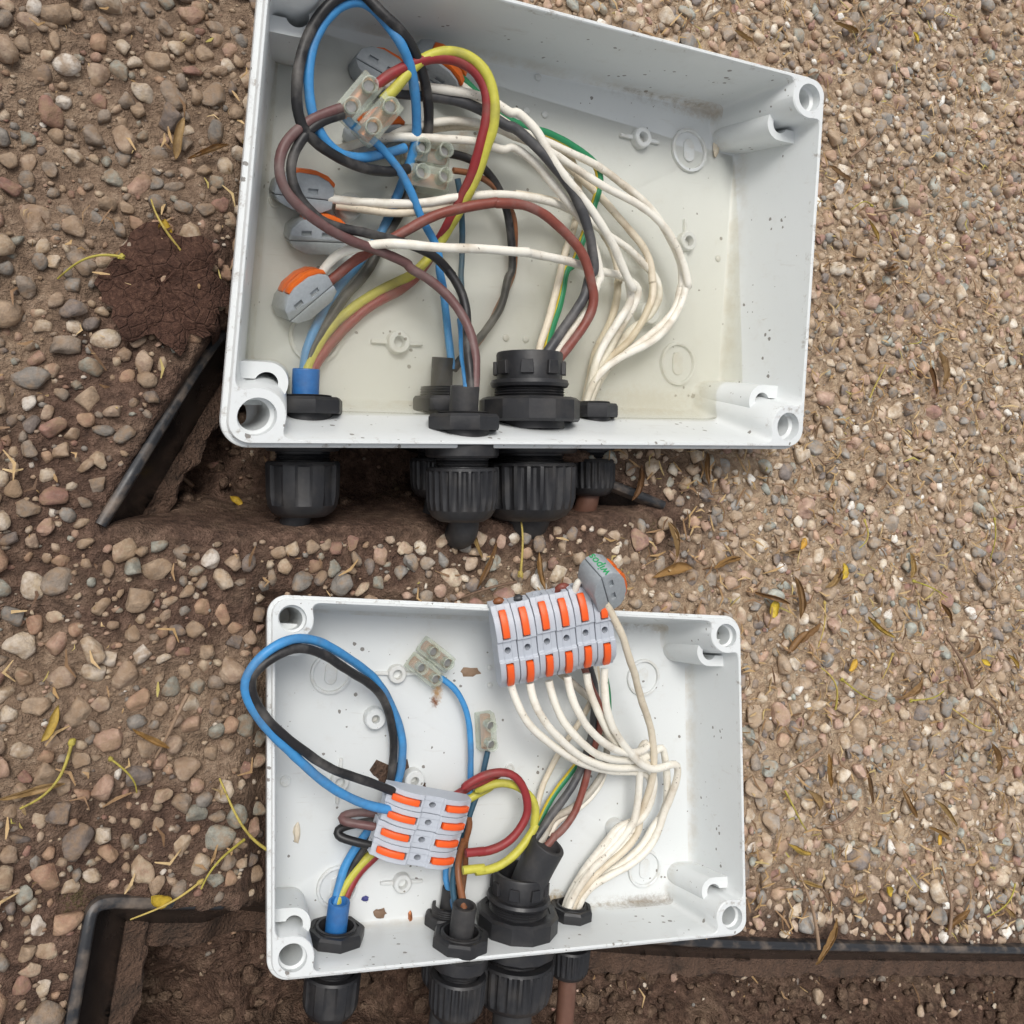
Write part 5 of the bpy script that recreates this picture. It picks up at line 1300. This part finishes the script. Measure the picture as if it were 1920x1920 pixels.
crumb('dried_flower', 'B', -61.6, -70.9, (2.6, 2.4, 1.2), MAT['twig'], 'small dried flower head on the dry box floor', 'debris')
crumb('soil_crumb', 'B', -40.5, -9.0, (1.8, 1.5, 1.2), MAT['mud'], 'dark soil crumb beside a standoff in the dry box', 'debris')
crumb('leaf_skeleton', 'B', -14.4, 47.1, (5, 2.2, 0.5), MAT['twig'], 'brown leaf fragment on the dry box floor near the strip of six', 'debris')
crumb('white_wire_stub', 'B', -101.2, -30.0, (1.6, 4.4, 1.3), MAT['w_cream'], 'short cut end of cream wire lying by the left wall of the dry box', 'scrap')
crumb('white_wire_stub', 'A', 99.8, 56.5, (1.6, 4.6, 1.4), MAT['w_cream'], 'short cut end of cream wire by the far right post of the flooded box', 'scrap')
# ------------------------------------------------------------------ fallen leaves, stems, twigs on the ground
def leaf_mesh(name, L, W, curl, bend, seed, mat):
    r_ = np.random.default_rng(seed); nu, nv = 14, 5
    V = []
    for i in range(nu):
        t = i / (nu - 1)
        wd = W * (math.sin(math.pi * min(1, t * 1.02)) ** 0.7 + 0.03) * (1 + 0.12 * math.sin(9 * t + seed))
        for j in range(nv):
            c = j / (nv - 1) * 2 - 1
            ang = bend * (t - 0.5)
            x = L * (math.sin(ang) / bend if abs(bend) > 1e-3 else (t - 0.5))
            zz = L * (1 - math.cos(ang)) / bend if abs(bend) > 1e-3 else 0
            ca = c * curl
            y = wd * (math.sin(ca) / curl if curl else c)
            z = zz * 0.5 + wd * (1 - math.cos(ca)) / max(curl, 1e-3) + 0.06 * W * r_.normal()
            V.append((x, y + 0.15 * L * math.sin(2.2 * t + seed), z + 0.0004))
    V = np.array(V); F = grid_faces(nu, nv, False, False, False)
    V2 = V - np.array([0, 0, 0.00025]); n = len(V)
    allF = F + [tuple(i + n for i in f[::-1]) for f in F]
    rim = [j for j in range(nv)] + [i * nv + nv - 1 for i in range(1, nu)] + [(nu - 1) * nv + j for j in range(nv - 2, -1, -1)] + [i * nv for i in range(nu - 2, 0, -1)]
    for k in range(len(rim)):
        a, b = rim[k], rim[(k + 1) % len(rim)]; allF.append((a, b, b + n, a + n))
    me = bpy.data.meshes.new(name); me.from_pydata([tuple(p) for p in np.vstack([V, V2])], [], allF)
    finish(me, 60); me.materials.append(mat); return me
def stick_mesh(name, L, r, wig, seed, mat, knob=False):
    r_ = np.random.default_rng(seed)
    P = [(L * (t - 0.5), wig * L * math.sin(2.5 * t + seed), 0.0006 + 0.002 * math.sin(3.1 * t)) for t in np.linspace(0, 1, 7)]
    P = catmull(P, L / 30); mb = MB(); tube(mb, P, np.linspace(r * 1.2, r * 0.7, len(P)), 7)
    if knob:
        V, F = ICO[2]; mb.add(V * np.array([r * 3.2, r * 2.4, r * 2.0]) * (1 + 0.2 * r_.normal(size=len(V)))[:, None] + P[0], F)
    me = bpy.data.meshes.new(name); me.from_pydata([tuple(p) for p in mb.verts()], [], mb.f)
    finish(me, 60); me.materials.append(mat); return me
KIND = {
    'curl': ([leaf_mesh('curled_leaf', random.uniform(0.010, 0.019), random.uniform(0.0018, 0.0036), random.uniform(1.5, 2.6), random.uniform(-1.8, 1.8) or 0.6, i, MAT['leaf_curl']) for i in range(8)], 'curled_leaf', 'small curled dry leaf, yellow brown, on the gravel', 'leaf', 'curled dry leaves on the gravel'),
    'stem': ([stick_mesh('leaf_stem', random.uniform(0.014, 0.024), 0.00036, random.uniform(0.05, 0.25), i, MAT['leaf_stem'], i % 2 == 0) for i in range(5)], 'yellow_stalk', 'thin yellow green plant stalk', 'stalk', 'thin yellow green stalks on the ground'),
    'twig': ([stick_mesh('twig', random.uniform(0.018, 0.034), 0.0006, random.uniform(0.02, 0.12), i + 9, MAT['twig']) for i in range(4)], 'twig', 'thin pale brown twig on the gravel', 'twig', 'thin twigs on the gravel'),
    'yellow': ([leaf_mesh('yellow_petal', 0.007, 0.0022, 1.2, 1.0, i + 30, MAT['leaf_yellow']) for i in range(3)], 'yellow_petal', 'tiny bright yellow petal on the ground', 'petal', 'tiny yellow petals on the ground')}
pl = np.array([(x, y) for _, x, y in LITTER]); hl = height(pl)
for (kind, x, y), h in zip(LITTER, hl):
    mlist, nm, lab, cat, grp = KIND[kind]
    ob = bpy.data.objects.new(nm, random.choice(mlist)); COL.objects.link(ob)
    ob.location = (x, y, h + 0.0042); ob.rotation_euler = (random.gauss(0, 0.2), random.gauss(0, 0.2), random.uniform(0, 6.28))
    k = random.uniform(0.8, 1.25); ob.scale = (k, k, k)
    where = 'left of' if x < -0.105 else ('right of' if x > 0.06 else ('between' if y > -0.06 else 'below'))
    which = 'the two boxes' if where == 'between' else ('the flooded box' if y > 0.0 else 'the dry box')
    tag(ob, '%s %s %s' % (lab, where, which), cat, grp + ', ' + where + ' ' + which)
# big dead maple leaf beside the flooded box
def maple():
    c = np.array(BIGLEAF[0]); d = np.array(BIGLEAF[1]) - c; ang = math.atan2(d[1], d[0]); S_ = 0.0215
    tips = [(0, 1.2), (20, 0.86), (38, 1.16), (60, 0.80), (84, 1.1), (112, 0.82), (140, 0.98), (165, 0.8), (180, 0.72)]
    out = []
    full = [(a, r) for a, r in tips] + [(-a, r * 0.95) for a, r in tips[-2:0:-1]]
    n = len(full)
    for i in range(n):
        a0, r0 = full[i]; a1, r1 = full[(i + 1) % n]
        if a1 < a0 - 180: a1 += 360
        if a0 == 180 and a1 < 0: a1 += 360
        for t in (0, 0.33, 0.66):
            a = math.radians(a0 + (a1 - a0) * t); r = r0 + (r1 - r0) * t + (0.05 * math.sin(17 * a) if t else 0)
            out.append((r * math.cos(a), r * math.sin(a)))
    out = np.array(out) * S_; m = len(out)
    rings = []; ca, sa = math.cos(ang), math.sin(ang)
    ks = np.linspace(1, 0.05, 16)
    for k in ks:
        q = out * k
        th = np.arctan2(q[:, 1], q[:, 0])
        vein = np.maximum(0, np.cos((th * 180 / math.pi + 0) * math.pi / 42)) ** 12 * 0.0007 * (1 - 0.6 * k)
        X_ = q[:, 0] * ca - q[:, 1] * sa + c[0]; Y_ = q[:, 0] * sa + q[:, 1] * ca + c[1]
        W_ = np.column_stack([X_, Y_])
        z = height(W_) * 0.7 + 0.0050 + 0.0035 * vnoise(W_ + 2.2, 70) + 0.0022 * vnoise(W_ + 4.1, 190) + 0.0012 * vnoise(W_ + 0.7, 420) + 0.0008 * vnoise(W_ + 1.9, 900) + vein - 0.0022 * k ** 4 + 0.004 * k ** 3 * np.maximum(0, np.sin(3 * th + 1))
        rings.append(np.column_stack([X_, Y_, z]))
    V = np.concatenate(rings)
    hh = float(V[:, 2].mean())
    nV = len(V); F = grid_faces(len(ks), m, True, False, True)
    F = F + [tuple(i + nV for i in f[::-1]) for f in F] + [((j + 1) % m, j, j + nV, (j + 1) % m + nV) for j in range(m)]
    ob = new_obj('dead_leaf', np.vstack([V, V - np.array([0, 0, 0.0003])]), F, MAT['brown_leaf'], None, 50, origin=(c[0], c[1], hh))
    tag(ob, 'large dark brown dead leaf left of the flooded box', 'leaf')
maple()
# tiny litter between the stones
LV, LF, off = [], [], 0
NL = 17000
Pl = np.column_stack([rng.uniform(X0, X1, NL), rng.uniform(Y0, Y1, NL)])
okl = rng.random(NL) < np.where(Pl[:, 0] > 0.03, 1.0, 0.22)
for b in 'AB':
    z, d = box_under(b, Pl); okl &= d > 4
_, sdl = pit_depth(Pl); okl &= (sdl < -0.006) | ((sdl > 0.022) & (rng.random(NL) < 0.15))
Pl = Pl[okl]; Hl = height(Pl)
for (x, y), h in zip(Pl, Hl):
    L_ = 0.0012 + 0.0085 * random.random() ** 2.4; W_ = min(0.0010, L_ * random.uniform(0.04, 0.55)); bx_ = random.gauss(0, 0.18) * L_; a = random.uniform(0, 6.28)
    z0 = h + random.uniform(0.0016, 0.0058); tz = random.gauss(0, 0.0012); bz = random.uniform(0, 0.0012)
    ca, sa = math.cos(a), math.sin(a)
    V = np.array([(-L_ / 2, -W_ * 0.15, -tz), (-L_ / 2, W_ * 0.2, -tz), (0, W_ / 2 + bx_, bz), (L_ / 2, W_ * 0.25, tz), (L_ / 2, -W_ * 0.1, tz), (0, -W_ / 2 + bx_, bz)])
    V = np.vstack([V, V - np.array([0, 0, 0.0002])])
    V = np.column_stack([V[:, 0] * ca - V[:, 1] * sa + x, V[:, 0] * sa + V[:, 1] * ca + y, V[:, 2] + z0])
    LV.append(V); LF.append(np.array([(0, 5, 2, 1), (5, 4, 3, 2), (6, 7, 8, 11), (11, 8, 9, 10)]) + off); off += 12
lit = fast_mesh('leaf_litter', np.concatenate(LV), np.concatenate(LF)); lit.materials.append(MAT['litter'])
lo = bpy.data.objects.new('leaf_litter', lit); COL.objects.link(lo)
tag(lo, 'fine dry leaf litter scattered between the stones', 'leaf litter', None, 'stuff')
